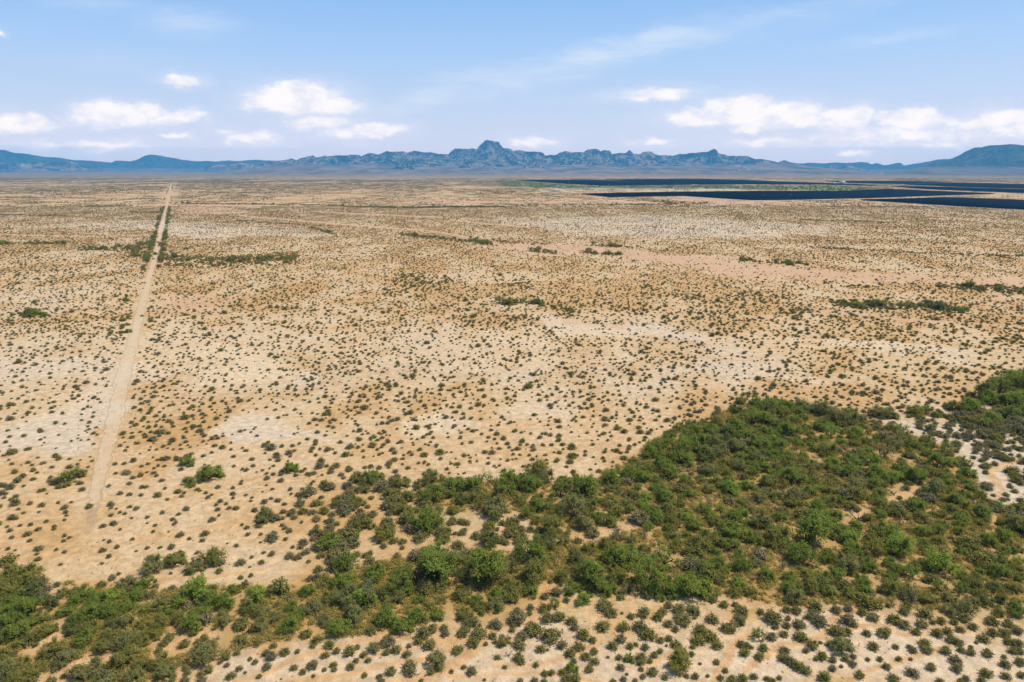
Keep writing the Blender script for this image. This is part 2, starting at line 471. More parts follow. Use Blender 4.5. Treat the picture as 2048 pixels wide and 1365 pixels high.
# pale sandy washes threading the middle distance: photo pixels, half width
WASH = [([(330, 412), (420, 410), (520, 415)], 2.0), ([(480, 432), (600, 442), (720, 452), (860, 463)], 2.2), ([(860, 463), (960, 478), (1010, 494), (1130, 497)], 2.5), ([(1010, 494), (1100, 512), (1240, 505), (1300, 512)], 2.2),
        ([(1150, 502), (1300, 512), (1480, 517), (1640, 534)], 2.6), ([(1300, 395), (1400, 400), (1500, 404)], 2.2), ([(1480, 534), (1700, 548), (1850, 556)], 5), ([(640, 425), (800, 432), (900, 436)], 1.5),
        ([(0, 470), (200, 474), (300, 470)], 1.5), ([(1000, 352), (1200, 353), (1400, 354)], .5), ([(1080, 384), (1170, 386), (1480, 379.5)], 1.2), ([(500, 362), (700, 357), (900, 355)], .5), ([(0, 366), (120, 366)], .8),
        ([(900, 440), (960, 447), (1060, 455)], 1.8), ([(1840, 548), (1950, 552)], 2), ([(1080, 645), (1250, 655), (1400, 680), (1450, 700)], 4), ([(1560, 612), (1800, 640), (2048, 655)], 2.5)]


def wash_field(X, Y):
    px, py = to_px(X, Y)
    f = np.zeros(X.shape)
    for pts, hw in WASH:
        d, _ = line_dist(px, py, [(x, y, 1) for x, y in pts])
        f = np.maximum(f, smooth(d / hw, 1.3, .3))
    return f


GREENPX = [([(990, 362), (1035, 362.5), (1120, 369), (1205, 373), (1390, 371), (1500, 371), (1640, 371), (1760, 377), (1790, 381), (1680, 383), (1480, 379), (1300, 377), (1080, 377), (1010, 373)], 1.0)]


def masks(X, Y):
    """ground colour masks at world points"""
    wx = X + 9 * (fbm(X / 30, Y / 30, 3) - .5) * 2
    wy = Y + 14 * (fbm(X / 34, Y / 34, 8) - .5) * 2
    pale = np.zeros(X.shape)
    br = fbm(X / 14, Y / 22, 21, 4)
    for p, s, sf in PALE:
        sd = poly_sd(wx, wy, p)
        pale = np.maximum(pale, s * smooth(sd + (br - .5) * sf * 2.6, -sf * 0.7, sf * 0.9))
    pink = np.zeros(X.shape)
    for p, s, sf in PINK:
        sd = poly_sd(wx, wy, p)
        pink = np.maximum(pink, s * smooth(sd + (br - .5) * sf * 2, -sf, sf))
    pink = np.maximum(pink, wash_field(X, Y))
    wood = np.zeros(X.shape)
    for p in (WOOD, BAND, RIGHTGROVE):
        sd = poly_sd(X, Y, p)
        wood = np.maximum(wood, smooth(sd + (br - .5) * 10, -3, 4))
    clear = np.zeros(X.shape)
    for p in CLEAR:
        sd = poly_sd(X, Y, p)
        clear = np.maximum(clear, smooth(sd + (br - .5) * 3, -1.0, 1.0))
    scr = smooth(poly_sd(X, Y, SCRUB) + (br - .5) * 10, -4, 6)
    rd, rw = line_dist(X, Y, ROAD)
    road = smooth(rd / np.maximum(rw, .1), 0.95, 0.35)
    tr = np.zeros(X.shape)
    near = Y < 420
    if near.any():
        xn, yn = X[near], Y[near]
        jx = xn + 1.2 * (vnoise(xn / 5, yn / 5, 40) - .5)
        t = np.zeros(xn.shape)
        for pts, wd in TRAILS:
            d, _ = line_dist(jx, yn, pts)
            t = np.maximum(t, smooth(d, wd * 0.95, wd * 0.3))
        tr[near] = t
    green = np.zeros(X.shape)
    for p, s in GREENPX:
        ppx, ppy = to_px(X, Y)
        sd = poly_sd(ppx, ppy, p)
        green = np.maximum(green, s * smooth(sd, -1.0, 1.0))
    return dict(pale=pale, pink=pink, wood=wood * (1 - 0.9 * clear), clear=clear, scrub=scr, road=road, trail=tr, green=green)


# ------------------------------------------------------------------ materials
def patchy(X, Y):
    return smooth(fbm(X / 30, Y / 42, 61, 4) * .6 + fbm(X / 8, Y / 10, 67, 3) * .4, 0.30, 0.66)


def ground_mat():
    m, nt, out = new_mat('desert_sand')
    geo = nt.add('ShaderNodeNewGeometry')
    pos = geo.outputs['Position']
    patch = nt.attr('patch'); pale = nt.attr('pale'); pink = nt.attr('pink'); wood = nt.attr('wood'); trail = nt.attr('trail'); green = nt.attr('green')
    farscrub = nt.attr('farscrub')
    n_big = nt.noise(pos, 0.011, 4, 0.6, 0.4)
    n_mid = nt.noise(pos, 0.06, 5, 0.65, 0.5)
    n_sm = nt.noise(pos, 0.55, 5, 0.7)
    n_fine = nt.noise(pos, 4.5, 4, 0.75)
    warm = nt.ramp(nt.math('MULTIPLY_ADD', n_mid, 0.35, nt.math('MULTIPLY', patch, 1.0)), 0.48, 0.86)
    c = nt.mix(warm, (0.550, 0.360, 0.170), (0.490, 0.290, 0.115))
    c = nt.mix(nt.ramp(nt.math('MULTIPLY_ADD', patch, -1.0, nt.math('MULTIPLY', n_mid, 0.6)), -0.32, 0.0, 0, 0.7), c, (0.585, 0.418, 0.238))
    c = nt.mix(nt.math('MULTIPLY', pink, 0.8), c, (0.549, 0.338, 0.196))
    palev = nt.ramp(nt.math('MULTIPLY_ADD', n_mid, 0.9, nt.math('SUBTRACT', pale, 0.42)), 0.05, 0.80, 0, 1.0)
    palec = nt.mix(nt.ramp(n_big, 0.4, 0.6), (0.575, 0.452, 0.305), (0.640, 0.475, 0.285))
    c = nt.mix(nt.math('MULTIPLY', palev, 0.85), c, palec)
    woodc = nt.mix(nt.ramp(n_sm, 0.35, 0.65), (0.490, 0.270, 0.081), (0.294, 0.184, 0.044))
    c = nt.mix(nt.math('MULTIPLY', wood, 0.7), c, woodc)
    c = nt.mix(nt.math('MULTIPLY', green, 0.85), c, nt.mix(nt.ramp(n_mid, .3, .7), (0.17, 0.25, 0.08), (0.25, 0.27, 0.11)))
    c = nt.mix(nt.math('MULTIPLY', trail, 0.75), c, (0.549, 0.315, 0.126))
    # litter, gravel and low herb stains
    st = nt.ramp(n_sm, 0.30, 0.72, 0.76, 1.18)
    fi = nt.ramp(n_fine, 0.28, 0.72, 0.74, 1.22, False)
    k = nt.math('MULTIPLY', st, fi)
    mul = nt.add('ShaderNodeVectorMath', operation='SCALE')
    nt.link(c, mul.inputs[0]); nt.link(k, mul.inputs['Scale'])
    c = mul.outputs[0]
    # far brush that is smaller than a pixel
    sv = nt.add('ShaderNodeMapping')
    nt.link(pos, sv.inputs['Vector'])
    sv.inputs['Scale'].default_value = (0.012, 0.0045, 0.01)
    fs = nt.ramp(nt.noise(sv.outputs[0], 1.0, 7, 0.7), 0.36, 0.66, 0.45, 1.0)
    c = nt.mix(nt.math('MULTIPLY', farscrub, fs), c, (0.100, 0.080, 0.050))
    b = nt.add('ShaderNodeBsdfPrincipled')
    nt.link(c, b.inputs['Base Color'])
    b.inputs['Roughness'].default_value = 0.95
    b.inputs['Specular IOR Level'].default_value = 0.1
    bm = nt.add('ShaderNodeBump')
    bm.inputs['Strength'].default_value = 0.55
    bm.inputs['Distance'].default_value = 0.25
    hh = nt.math('MULTIPLY_ADD', n_fine, 0.35, nt.noise(pos, 1.4, 4, 0.65))
    hh = nt.math('MULTIPLY_ADD', n_mid, 2.0, hh)
    hh = nt.math('MULTIPLY_ADD', trail, -0.35, hh)
    nt.link(hh, bm.inputs['Height'])
    nt.link(bm.outputs[0], b.inputs['Normal'])
    nt.link(b.outputs[0], out.inputs[0])
    return m


def foliage_mat(name, a, b_, transl=0.25, twig=None):
    m, nt, out = new_mat(name)
    oi = nt.add('ShaderNodeObjectInfo')
    tint = nt.attr('tint')
    f = nt.math('ADD', nt.math('MULTIPLY', oi.outputs['Random'], 0.55), nt.math('MULTIPLY', tint, 0.55), clamp=True)
    c = nt.mix(f, a, b_)
    k = nt.math('MULTIPLY_ADD', nt.attr('tone'), 0.5, 0.75)
    mul = nt.add('ShaderNodeVectorMath', operation='SCALE')
    nt.link(c, mul.inputs[0]); nt.link(k, mul.inputs['Scale'])
    c = mul.outputs[0]
    d = nt.add('ShaderNodeBsdfDiffuse'); t = nt.add('ShaderNodeBsdfTranslucent')
    nt.link(c, d.inputs[0]); nt.link(c, t.inputs[0])
    mx = nt.add('ShaderNodeMixShader'); mx.inputs[0].default_value = transl
    nt.link(d.outputs[0], mx.inputs[1]); nt.link(t.outputs[0], mx.inputs[2])
    nt.link(mx.outputs[0], out.inputs[0])
    return m


def plain_mat(name, col, rough=0.9, spec=0.2, noise=None, col2=None):
    m, nt, out = new_mat(name)
    b = nt.add('ShaderNodeBsdfPrincipled')
    b.inputs['Roughness'].default_value = rough
    b.inputs['Specular IOR Level'].default_value = spec
    if noise:
        geo = nt.add('ShaderNodeNewGeometry')
        c = nt.mix(nt.ramp(nt.noise(geo.outputs['Position'], noise, 4, 0.6), 0.35, 0.65), col, col2)
        nt.link(c, b.inputs['Base Color'])
    else:
        b.inputs['Base Color'].default_value = (*col, 1)
    nt.link(b.outputs[0], out.inputs[0])
    return m


M_GROUND = ground_mat()
M_BARK = plain_mat('bark', (0.060, 0.046, 0.034), 0.9, 0.1, 3.0, (0.10, 0.08, 0.06))
M_DEAD = plain_mat('dead_wood', (0.15, 0.12, 0.10), 0.9, 0.1, 3.0, (0.07, 0.055, 0.045))
M_MES = {
    'green': foliage_mat('mesquite_leaf_green', (0.3, 0.345, 0.062), (0.24, 0.29, 0.06), 0.5),
    'lime': foliage_mat('mesquite_leaf_bright', (0.38, 0.45, 0.075), (0.3, 0.385, 0.07), 0.5),
    'olive': foliage_mat('mesquite_leaf_olive', (0.36, 0.33, 0.08), (0.29, 0.275, 0.072), 0.5),
    'grey': foliage_mat('mesquite_leaf_grey', (0.35, 0.33, 0.115), (0.29, 0.28, 0.1), 0.5),
    'dark': foliage_mat('mesquite_leaf_dark', (0.21, 0.235, 0.065), (0.23, 0.23, 0.075), 0.5),
}
M_CREO = {
    'dark': foliage_mat('creosote_leaf', (0.26, 0.228, 0.08), (0.27, 0.248, 0.076), 0.4),
    'grey': foliage_mat('creosote_leaf_grey', (0.265, 0.235, 0.11), (0.235, 0.208, 0.098), 0.4),
    'dry': foliage_mat('dry_shrub_leaf', (0.33, 0.26, 0.12), (0.27, 0.22, 0.11), 0.3),
    'olive': foliage_mat('creosote_leaf_olive', (0.26, 0.235, 0.055), (0.21, 0.2, 0.05), 0.3),
}
M_UNDER = foliage_mat('undergrowth_leaf', (0.56, 0.41, 0.10), (0.40, 0.33, 0.085), 0.4)


# ------------------------------------------------------------------ mesh helpers
def mesh_np(name, V, loops, counts, mats, midx=None, attrs=None, shade_smooth=False):
    me = bpy.data.meshes.new(name)
    V = np.asarray(V, np.float32)
    loops = np.asarray(loops, np.int32).ravel(); counts = np.asarray(counts, np.int32)
    me.vertices.add(len(V)); me.vertices.foreach_set('co', V.ravel())
    me.loops.add(len(loops)); me.loops.foreach_set('vertex_index', loops)
    me.polygons.add(len(counts))
    starts = np.concatenate([[0], np.cumsum(counts)[:-1]]).astype(np.int32)
    me.polygons.foreach_set('loop_start', starts)
    if midx is not None:
        me.polygons.foreach_set('material_index', np.asarray(midx, np.int32))
    if shade_smooth:
        me.polygons.foreach_set('use_smooth', np.ones(len(counts), bool))
    for m in mats:
        me.materials.append(m)
    for k, a in (attrs or {}).items():
        at = me.attributes.new(k, 'FLOAT', 'POINT')
        at.data.foreach_set('value', np.asarray(a, np.float32))
    me.update(calc_edges=True)
    me.validate()
    return me


def obj(name, me, parent=None, loc=None):
    o = bpy.data.objects.new(name, me)
    COL.objects.link(o)
    if parent is not None:
        o.parent = parent
    if loc is not None:
        o.location = loc
    return o


def tag(o, label=None, cat=None, group=None, kind=None):
    if label: o['label'] = label
    if cat: o['category'] = cat
    if group: o['group'] = group
    if kind: o['kind'] = kind
    return o


class MB:
    """collects tubes, leaf cards and boxes"""
    def __init__(self):
        self.V = []; self.L = []; self.C = []; self.T = []; self.O = []; self.M = []; self.n = 0

    def _push(self, V, F, tint=0.5, tone=0.5, mi=0):
        V = np.asarray(V, float).reshape(-1, 3); F = np.asarray(F)
        self.V.append(V); self.L.append((F + self.n).ravel()); self.C.append(np.full(len(F), F.shape[1]))
        self.T.append(np.broadcast_to(tint, (len(V),)).astype(float)); self.O.append(np.broadcast_to(tone, (len(V),)).astype(float))
        self.M.append(np.full(len(F), mi)); self.n += len(V)

    def tube(self, pts, rad, sides=4, mi=0):
        pts = np.asarray(pts, float); k = len(pts)
        tg = np.gradient(pts, axis=0); tg /= np.linalg.norm(tg, axis=1)[:, None] + 1e-9
        ref = np.array([0.31, 0.77, 0.55])
        a = np.cross(tg, ref); a /= np.linalg.norm(a, axis=1)[:, None] + 1e-9
        b = np.cross(tg, a)
        th = np.arange(sides) * 2 * np.pi / sides
        ring = (a[:, None, :] * np.cos(th)[None, :, None] + b[:, None, :] * np.sin(th)[None, :, None]) * np.asarray(rad)[:, None, None]
        V = (pts[:, None, :] + ring).reshape(-1, 3)
        i = np.arange(k - 1)[:, None] * sides; j = np.arange(sides)[None, :]; j2 = (j + 1) % sides
        Fq = np.stack([i + j, i + j2, i + sides + j2, i + sides + j], -1).reshape(-1, 4)
        self._push(V, Fq, mi=mi)

    def leaves(self, C, N, size, tint, tone, aspect=1.6, mi=0, r=rng):
        n = len(C)
        N = N / (np.linalg.norm(N, axis=1)[:, None] + 1e-9)
        rnd = r.normal(size=(n, 3))
        a = np.cross(N, rnd); a /= np.linalg.norm(a, axis=1)[:, None] + 1e-9
        b = np.cross(N, a)
        s = np.broadcast_to(size, (n,))[:, None]
        V = np.stack([C - a * s * aspect * .5, C - b * s * .5, C + a * s * aspect * .5, C + b * s * .5], 1).reshape(-1, 3)
        Fq = np.arange(n * 4).reshape(-1, 4)
        self._push(V, Fq, np.repeat(tint, 4), np.repeat(tone, 4), mi)

    def box(self, c, d, mi=0):
        x, y, z = c; a, b, e = d[0] / 2, d[1] / 2, d[2] / 2
        V = [(x + i * a, y + j * b, z + k * e) for i in (-1, 1) for j in (-1, 1) for k in (-1, 1)]
        Fq = [(0, 1, 3, 2), (4, 6, 7, 5), (0, 4, 5, 1), (2, 3, 7, 6), (0, 2, 6, 4), (1, 5, 7, 3)]
        self._push(V, Fq, mi=mi)

    def mesh(self, name, mats):
        return mesh_np(name, np.concatenate(self.V), np.concatenate(self.L), np.concatenate(self.C), mats,
                       np.concatenate(self.M), dict(tint=np.concatenate(self.T), tone=np.concatenate(self.O)))


# ------------------------------------------------------------------ ground sheet (polar grid, dense inside the view)
def build_ground():
    a_in = np.linspace(-0.80, 0.80, 1000)
    a_out = np.linspace(0.80, 2 * np.pi - 0.80, 60)[1:-1]
    A = np.concatenate([a_in, a_out])
    r = [12.0]
    while r[-1] < 22500:
        s = 0.0052 if r[-1] < 2500 else (0.012 if r[-1] < 9000 else 0.04)
        if r[-1] < 50: s = 0.03
        r.append(r[-1] * (1 + s))
    Rr = np.array(r)
    na, nr = len(A), len(Rr)
    X = np.sin(A)[None, :] * Rr[:, None]; Y = np.cos(A)[None, :] * Rr[:, None]
    x = X.ravel(); y = Y.ravel()
    vals = {k: np.zeros(len(x)) for k in ('pale', 'pink', 'wood', 'trail', 'green', 'farscrub', 'patch')}
    sel = (y > 15) & (np.abs(x) < y * 1.02 + 60)
    mk = masks(x[sel], y[sel])
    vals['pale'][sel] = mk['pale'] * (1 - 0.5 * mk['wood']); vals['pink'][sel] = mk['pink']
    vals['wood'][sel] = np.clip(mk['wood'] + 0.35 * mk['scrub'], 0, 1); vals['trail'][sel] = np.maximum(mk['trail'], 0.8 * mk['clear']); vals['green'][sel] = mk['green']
    rr = np.hypot(x, y)
    vals['patch'] = fbm(x / 30, y / 42, 61, 4) * .6 + fbm(x / 8, y / 10, 67, 3) * .4
    vals['farscrub'] = smooth(rr, 350, 1300) * 0.05 + smooth(rr, 1800, 4500) * 0.24 + smooth(rr, 4200, 7000) * 0.6
    z = np.zeros(len(x))
    V = np.stack([x, y, z], 1)
    V = np.vstack([V, [[0, 0, 0]]])
    for k in vals: vals[k] = np.append(vals[k], 0.0)
    i = np.arange(nr - 1)[:, None] * na; j = np.arange(na)[None, :]; j2 = (j + 1) % na
    Fq = np.stack([i + j, i + na + j, i + na + j2, i + j2], -1).reshape(-1, 4)
    tri = np.stack([np.full(na, na * nr), np.arange(na), (np.arange(na) + 1) % na], -1)
    loops = np.concatenate([Fq.ravel(), tri.ravel()])
    counts = np.concatenate([np.full(len(Fq), 4), np.full(len(tri), 3)])
    me = mesh_np('ground', V, loops, counts, [M_GROUND], attrs=vals, shade_smooth=True)
    tag(obj('ground', me), kind='structure')


build_ground()


# ------------------------------------------------------------------ dirt road: a low graded bed with irregular shoulders
def build_road():
    m, nt, out = new_mat('road_dirt')
    geo = nt.add('ShaderNodeNewGeometry'); pos = geo.outputs['Position']
    n1 = nt.noise(pos, 0.35, 5, 0.65); n2 = nt.noise(pos, 3.0, 4, 0.7)
    palea = nt.attr('pale')
    u = nt.attr('across')
    c = nt.mix(nt.ramp(n1, 0.35, 0.65), (0.590, 0.425, 0.250), (0.520, 0.360, 0.200))
    c = nt.mix(nt.math('MULTIPLY', palea, 0.8), c, (0.590, 0.470, 0.320))
    rut = nt.math('ABSOLUTE', nt.math('SUBTRACT', nt.math('ABSOLUTE', u), 0.42))
    rut = nt.ramp(rut, 0.16, 0.02, 0.0, 0.16)
    c = nt.mix(rut, c, (0.46, 0.33, 0.205))
    b = nt.add('ShaderNodeBsdfPrincipled'); b.inputs['Roughness'].default_value = 0.95; b.inputs['Specular IOR Level'].default_value = 0.1
    k = nt.ramp(n2, 0.28, 0.72, 0.80, 1.12)
    mul = nt.add('ShaderNodeVectorMath', operation='SCALE'); nt.link(c, mul.inputs[0]); nt.link(k, mul.inputs['Scale'])
    nt.link(mul.outputs[0], b.inputs['Base Color'])
    bm = nt.add('ShaderNodeBump'); bm.inputs['Strength'].default_value = 0.4; bm.inputs['Distance'].default_value = 0.15
    nt.link(nt.math('ADD', n2, n1), bm.inputs['Height']); nt.link(bm.outputs[0], b.inputs['Normal'])
    # feathered shoulders and a ragged end
    fd = nt.math('SUBTRACT', nt.attr('body'), nt.math('MULTIPLY', nt.math('ADD', n1, n2), 0.5))
    fd = nt.ramp(fd, -0.12, 0.22)
    tr = nt.add('ShaderNodeBsdfTransparent'); mx = nt.add('ShaderNodeMixShader')
    nt.link(fd, mx.inputs[0]); nt.link(tr.outputs[0], mx.inputs[1]); nt.link(b.outputs[0], mx.inputs[2])
    nt.link(mx.outputs[0], out.inputs[0])
    pts = np.array(ROAD)
    # resample finely
    seg = np.concatenate([[0], np.cumsum(np.hypot(np.diff(pts[:, 0]), np.diff(pts[:, 1])))])
    s = [0.0]
    tot = seg[-1]
    while s[-1] < tot:
        yv = np.interp(s[-1], seg, pts[:, 1]); s.append(s[-1] + max(0.8, yv * 0.006))
    s = np.array(s[:-1] + [tot])
    cx = np.interp(s, seg, pts[:, 0]); cy = np.interp(s, seg, pts[:, 1]); cw = np.interp(s, seg, pts[:, 2])
    cx = cx + 0.5 * (fbm(s / 60, s * 0, 5) - .5)
    tx = np.gradient(cx); ty = np.gradient(cy); ln = np.hypot(tx, ty); nx, ny = -ty / ln, tx / ln
    U = np.array([-1, -.85, -.6, -.42, -.2, 0, .2, .42, .6, .85, 1.0])
    Z = np.full(11, 0.008)
    el = 1 + 0.35 * (fbm(s / 3.5, s * 0 + 2, 9) - .5) * 2; er = 1 + 0.35 * (fbm(s / 3.1, s * 0 + 7, 12) - .5) * 2
    fade = np.interp(cy, [g(178, 1150)[1], g(185, 1040)[1]], [0.9, 1.0]); endf = smooth(cy, g(178, 1110)[1], g(199, 930)[1])
    V = []; AC = []; BD = []
    for i, uu in enumerate(U):
        wd = cw / 2 * (el if uu < 0 else er) * fade
        V.append(np.stack([cx + nx * uu * wd, cy + ny * uu * wd, np.full(len(s), Z[i]) + 0.006], 1)); AC.append(np.full(len(s), uu)); BD.append((1.0 - abs(uu) ** 3) * (0.35 + 0.65 * endf))
    V = np.stack(V, 1).reshape(-1, 3); AC = np.stack(AC, 1).ravel(); BD = np.stack(BD, 1).ravel()
    k = len(U); i = np.arange(len(s) - 1)[:, None] * k; j = np.arange(k - 1)[None, :]
    Fq = np.stack([i + j, i + j + 1, i + k + j + 1, i + k + j], -1).reshape(-1, 4)
    mk = masks(V[:, 0], V[:, 1])
    me = mesh_np('road', V, Fq, np.full(len(Fq), 4), [m], attrs=dict(across=AC, body=BD, pale=mk['pale']), shade_smooth=True)
    tag(obj('road', me), kind='structure')


build_road()


# ------------------------------------------------------------------ mountains
def rock_mat(name, rock, rock2, apron):
    m, nt, out = new_mat(name)
    geo = nt.add('ShaderNodeNewGeometry'); pos = geo.outputs['Position']
    n1 = nt.noise(pos, 0.004, 6, 0.65); n2 = nt.noise(pos, 0.02, 5, 0.7)
    ap = nt.attr('apron')
    c = nt.mix(nt.ramp(nt.math('MULTIPLY_ADD', n2, 0.5, nt.math('MULTIPLY', n1, 0.5)), 0.46, 0.58), rock, rock2)
    c = nt.mix(nt.ramp(n2, 0.62, 0.75, 0, 0.5), c, apron)
    apf = nt.ramp(nt.math('MULTIPLY_ADD', nt.math('SUBTRACT', n2, 0.5), 0.6, ap), 0.35, 0.65)
    fan = nt.add('ShaderNodeMapping'); nt.link(pos, fan.inputs['Vector']); fan.inputs['Scale'].default_value = (0.0030, 0.0011, 0.004)
    c = nt.mix(apf, c, nt.mix(nt.ramp(nt.noise(fan.outputs[0], 1.0, 7, 0.7, 0.5), .36, .64), apron, (0.11, 0.085, 0.06)))
    b = nt.add('ShaderNodeBsdfPrincipled'); b.inputs['Roughness'].default_value = 0.95; b.inputs['Specular IOR Level'].default_value = 0.05
    nt.link(c, b.inputs['Base Color'])
    bm = nt.add('ShaderNodeBump'); bm.inputs['Strength'].default_value = 1.0; bm.inputs['Distance'].default_value = 45
    nt.link(n2, bm.inputs['Height']); nt.link(bm.outputs[0], b.inputs['Normal'])
    nt.link(b.outputs[0], out.inputs[0])
    return m


M_ROCK = rock_mat('desert_rock', (0.028, 0.026, 0.022), (0.46, 0.33, 0.23), (0.42, 0.27, 0.17))  # dark and pale tones paint shadowed and sunlit crags into the rock colour
M_ROCKFAR = rock_mat('far_rock', (0.040, 0.050, 0.030), (0.13, 0.12, 0.075), (0.30, 0.21, 0.145))


def crest(pts, ox, oy, s):
    return [(ox + x / s, oy + y / s) for x, y in pts]


def mountain(name, prof, dist, depth_f, depth_b, mat, seed, apron_h=0.0, apron_len=0.0, na=900, nf=70, nb=22, gully=0.5, cell=420.0, jag=0.0, steep=1.0, rough=0.35):
    """prof: crest as photo pixels; built as a real heightfield with a front slope, gullies, a back slope and an alluvial apron"""
    prof = sorted(prof)
    xs = np.array([p[0] for p in prof]); ys = np.array([p[1] for p in prof])
    px = np.linspace(xs[0], xs[-1], na)
    py = np.interp(px, xs, ys)
    py = py + rough * ((ridged(px / 22, px * 0, seed + 70, 4, .6) - .42) * -3.0 + (vnoise(px / 2.3, px * 0, seed + 71) - .5) * .7)
    az = np.empty(na); H = np.empty(na)
    for i in range(na):
        rx, ry, rz = ray(px[i], py[i])
        az[i] = math.atan2(rx, ry); H[i] = CAM_H + dist * rz / math.hypot(rx, ry)
    e_ = np.arange(na) / (na - 1)
    H = np.maximum(H, 2.0) * smooth(e_, 0, 0.05) * smooth(1 - e_, 0, 0.05) + 1
    arc = az * dist
    if jag:
        H = H * (1 + jag * (fbm(arc / 90, arc * 0, seed + 50, 4) - .5))
    # v: 0 = foot of apron, then mountain front, crest, back
    rows = []
    ends = smooth(np.arange(na) / (na - 1), 0, 0.12) * smooth(1 - np.arange(na) / (na - 1), 0, 0.12)
    v_ap = np.linspace(0, 1, 16)[:-1] if apron_len > 0 else np.zeros(0)
    ridge_wander = (fbm(arc / 1500, arc * 0 + 3, seed + 9, 3) - .5) * depth_f * 0.7
    for v in v_ap:
        rr = dist - depth_f - apron_len * (1 - v)
        h = apron_h * v ** 1.7 * ends
        rows.append((np.full(na, rr) + ridge_wander * v, h + 0 * arc, np.ones(na)))
    for v in np.linspace(0, 1, nf):
        rr = dist - depth_f * (1 - v) + ridge_wander
        warpx = arc + 260 * (fbm(arc / 700, (rr - dist) / 700, seed + 3, 3) - .5) * 2
        rg = ridged(warpx / cell, (rr - dist) / (cell * 1.5) + 5, seed, 6, 0.55)
        base = v ** (1.25 * steep)
        carve = 1 - gully * (1 - rg) * (4 * v * (1 - v)) ** 0.6 * 1.25
        # benches and buttresses
        cliff = smooth(v + 0.18 * (fbm(warpx / 500, (rr - dist) / 500, seed + 7, 4) - .5), 0.0, 1.0)
        prof_v = (0.45 * base + 0.55 * cliff)
        h = apron_h * ends + np.maximum(H - apron_h * ends, 0) * prof_v * carve
        h = np.minimum(h, H * (0.02 + 0.985 * (1 - (1 - v) ** 1.15 * 0.25)))
        apn = np.clip(1.15 - (h - apron_h * ends) / (0.20 * np.maximum(H.mean(), 60)), 0, 1)
        if v == 1.0:
            h = H
        rows.append((rr, h, apn))
    for v in np.linspace(0, 1, nb)[1:]:
        rr = dist + depth_b * v + ridge_wander
        rg = ridged(arc / cell, (rr - dist) / cell + 9, seed + 20, 4, 0.5)
        h = H * (1 - v) ** 1.2 * (1 - 0.35 * (1 - rg) * smooth(v, 0, .2))
        rows.append((rr, h, np.zeros(na)))
    V = []; AP = []
    for rr, h, apn in rows:
        hh = h.copy(); hh[0] = -3; hh[-1] = -3
        V.append(np.stack([np.sin(az) * rr, np.cos(az) * rr, hh], 1)); AP.append(apn)
    V[0][:, 2] = -3; V[-1][:, 2] = -3
    n = len(V); V = np.concatenate(V); AP = np.concatenate(AP)
    i = np.arange(n - 1)[:, None] * na; j = np.arange(na - 1)[None, :]
    Fq = np.stack([i + j, i + j + 1, i + na + j + 1, i + na + j], -1).reshape(-1, 4)
    me = mesh_np(name, V, Fq, np.full(len(Fq), 4), [mat], attrs=dict(apron=AP), shade_smooth=False)
    tag(obj(name, me), kind='structure')


CEN = crest([(-60, 262), (0, 255), (50, 246), (90, 240), (110, 252), (150, 235), (190, 226), (230, 220), (260, 232), (300, 222), (350, 220), (400, 215), (450, 220), (500, 212), (540, 208), (575, 222), (605, 210), (640, 200), (690, 212), (715, 205),
             (755, 187), (790, 195), (860, 188), (900, 193), (970, 184), (1010, 192), (1070, 190), (1130, 205), (1190, 205), (1215, 178), (1240, 168), (1290, 172), (1340, 168), (1395, 172), (1402, 152), (1425, 128), (1450, 101), (1480, 106), (1515, 118), (1545, 120),
             (1556, 142), (1575, 160), (1620, 168), (1650, 180), (1680, 176), (1740, 188), (1830, 190), (1860, 200), (1875, 218), (1900, 212), (1940, 215), (1985, 198), (2015, 188)], 560, 250, 3.531) + \
    crest([(95, 132), (110, 145), (150, 140), (180, 143), (215, 125), (245, 118), (290, 125), (380, 125), (400, 108), (455, 100), (485, 106), (497, 120), (515, 108), (535, 104), (562, 112), (578, 135), (640, 130), (680, 128), (705, 106), (735, 135),
           (775, 135), (800, 116), (860, 122), (880, 138), (920, 145), (1010, 147), (1060, 135), (1140, 132), (1210, 125), (1265, 118), (1283, 108), (1300, 103), (1318, 112), (1335, 132), (1400, 148), (1500, 155), (1530, 150), (1580, 168), (1640, 172),
           (1700, 185), (1750, 195), (1790, 178), (1850, 195), (1920, 210), (1990, 232), (2048, 250), (2100, 262)], 1060, 270, 3.531)
LFAR = crest([(-500, 215), (-300, 180), (-120, 190), (0, 175), (40, 182), (80, 195), (130, 197), (200, 210), (290, 220), (350, 222), (420, 235), (500, 238), (600, 245), (650, 250), (680, 238), (720, 240), (760, 243), (800, 235), (850, 210), (880, 203),
              (940, 210), (1000, 220), (1060, 232), (1120, 240), (1170, 243), (1210, 240), (1260, 245), (1340, 237), (1370, 242), (1440, 238), (1500, 233), (1560, 238), (1620, 240), (1700, 238), (1800, 250), (1900, 270)], 0, 240, 2.926)
LNEAR = crest([(-500, 262), (-200, 240), (0, 250), (60, 262), (120, 252), (160, 255), (200, 247), (230, 250), (260, 258), (310, 245), (350, 256), (410, 243), (440, 252), (480, 268), (530, 281), (560, 283), (600, 275), (640, 284)], 0, 240, 2.926)
LN2 = crest([(1180, 284), (1230, 270), (1290, 262), (1340, 266), (1400, 252), (1440, 255), (1470, 263), (1540, 250), (1600, 255), (1650, 242), (1700, 229), (1725, 232), (1760, 245), (1800, 270)], 0, 240, 2.926)
RMESA = crest([(1000, 290), (1150, 268), (1250, 245), (1350, 222), (1380, 208), (1430, 206), (1500, 180), (1560, 155), (1620, 120), (1680, 97), (1740, 93), (1790, 82), (1880, 78), (1950, 71), (2048, 80), (2250, 96), (2500, 150), (2900, 240)], 1500, 270, 3.737)
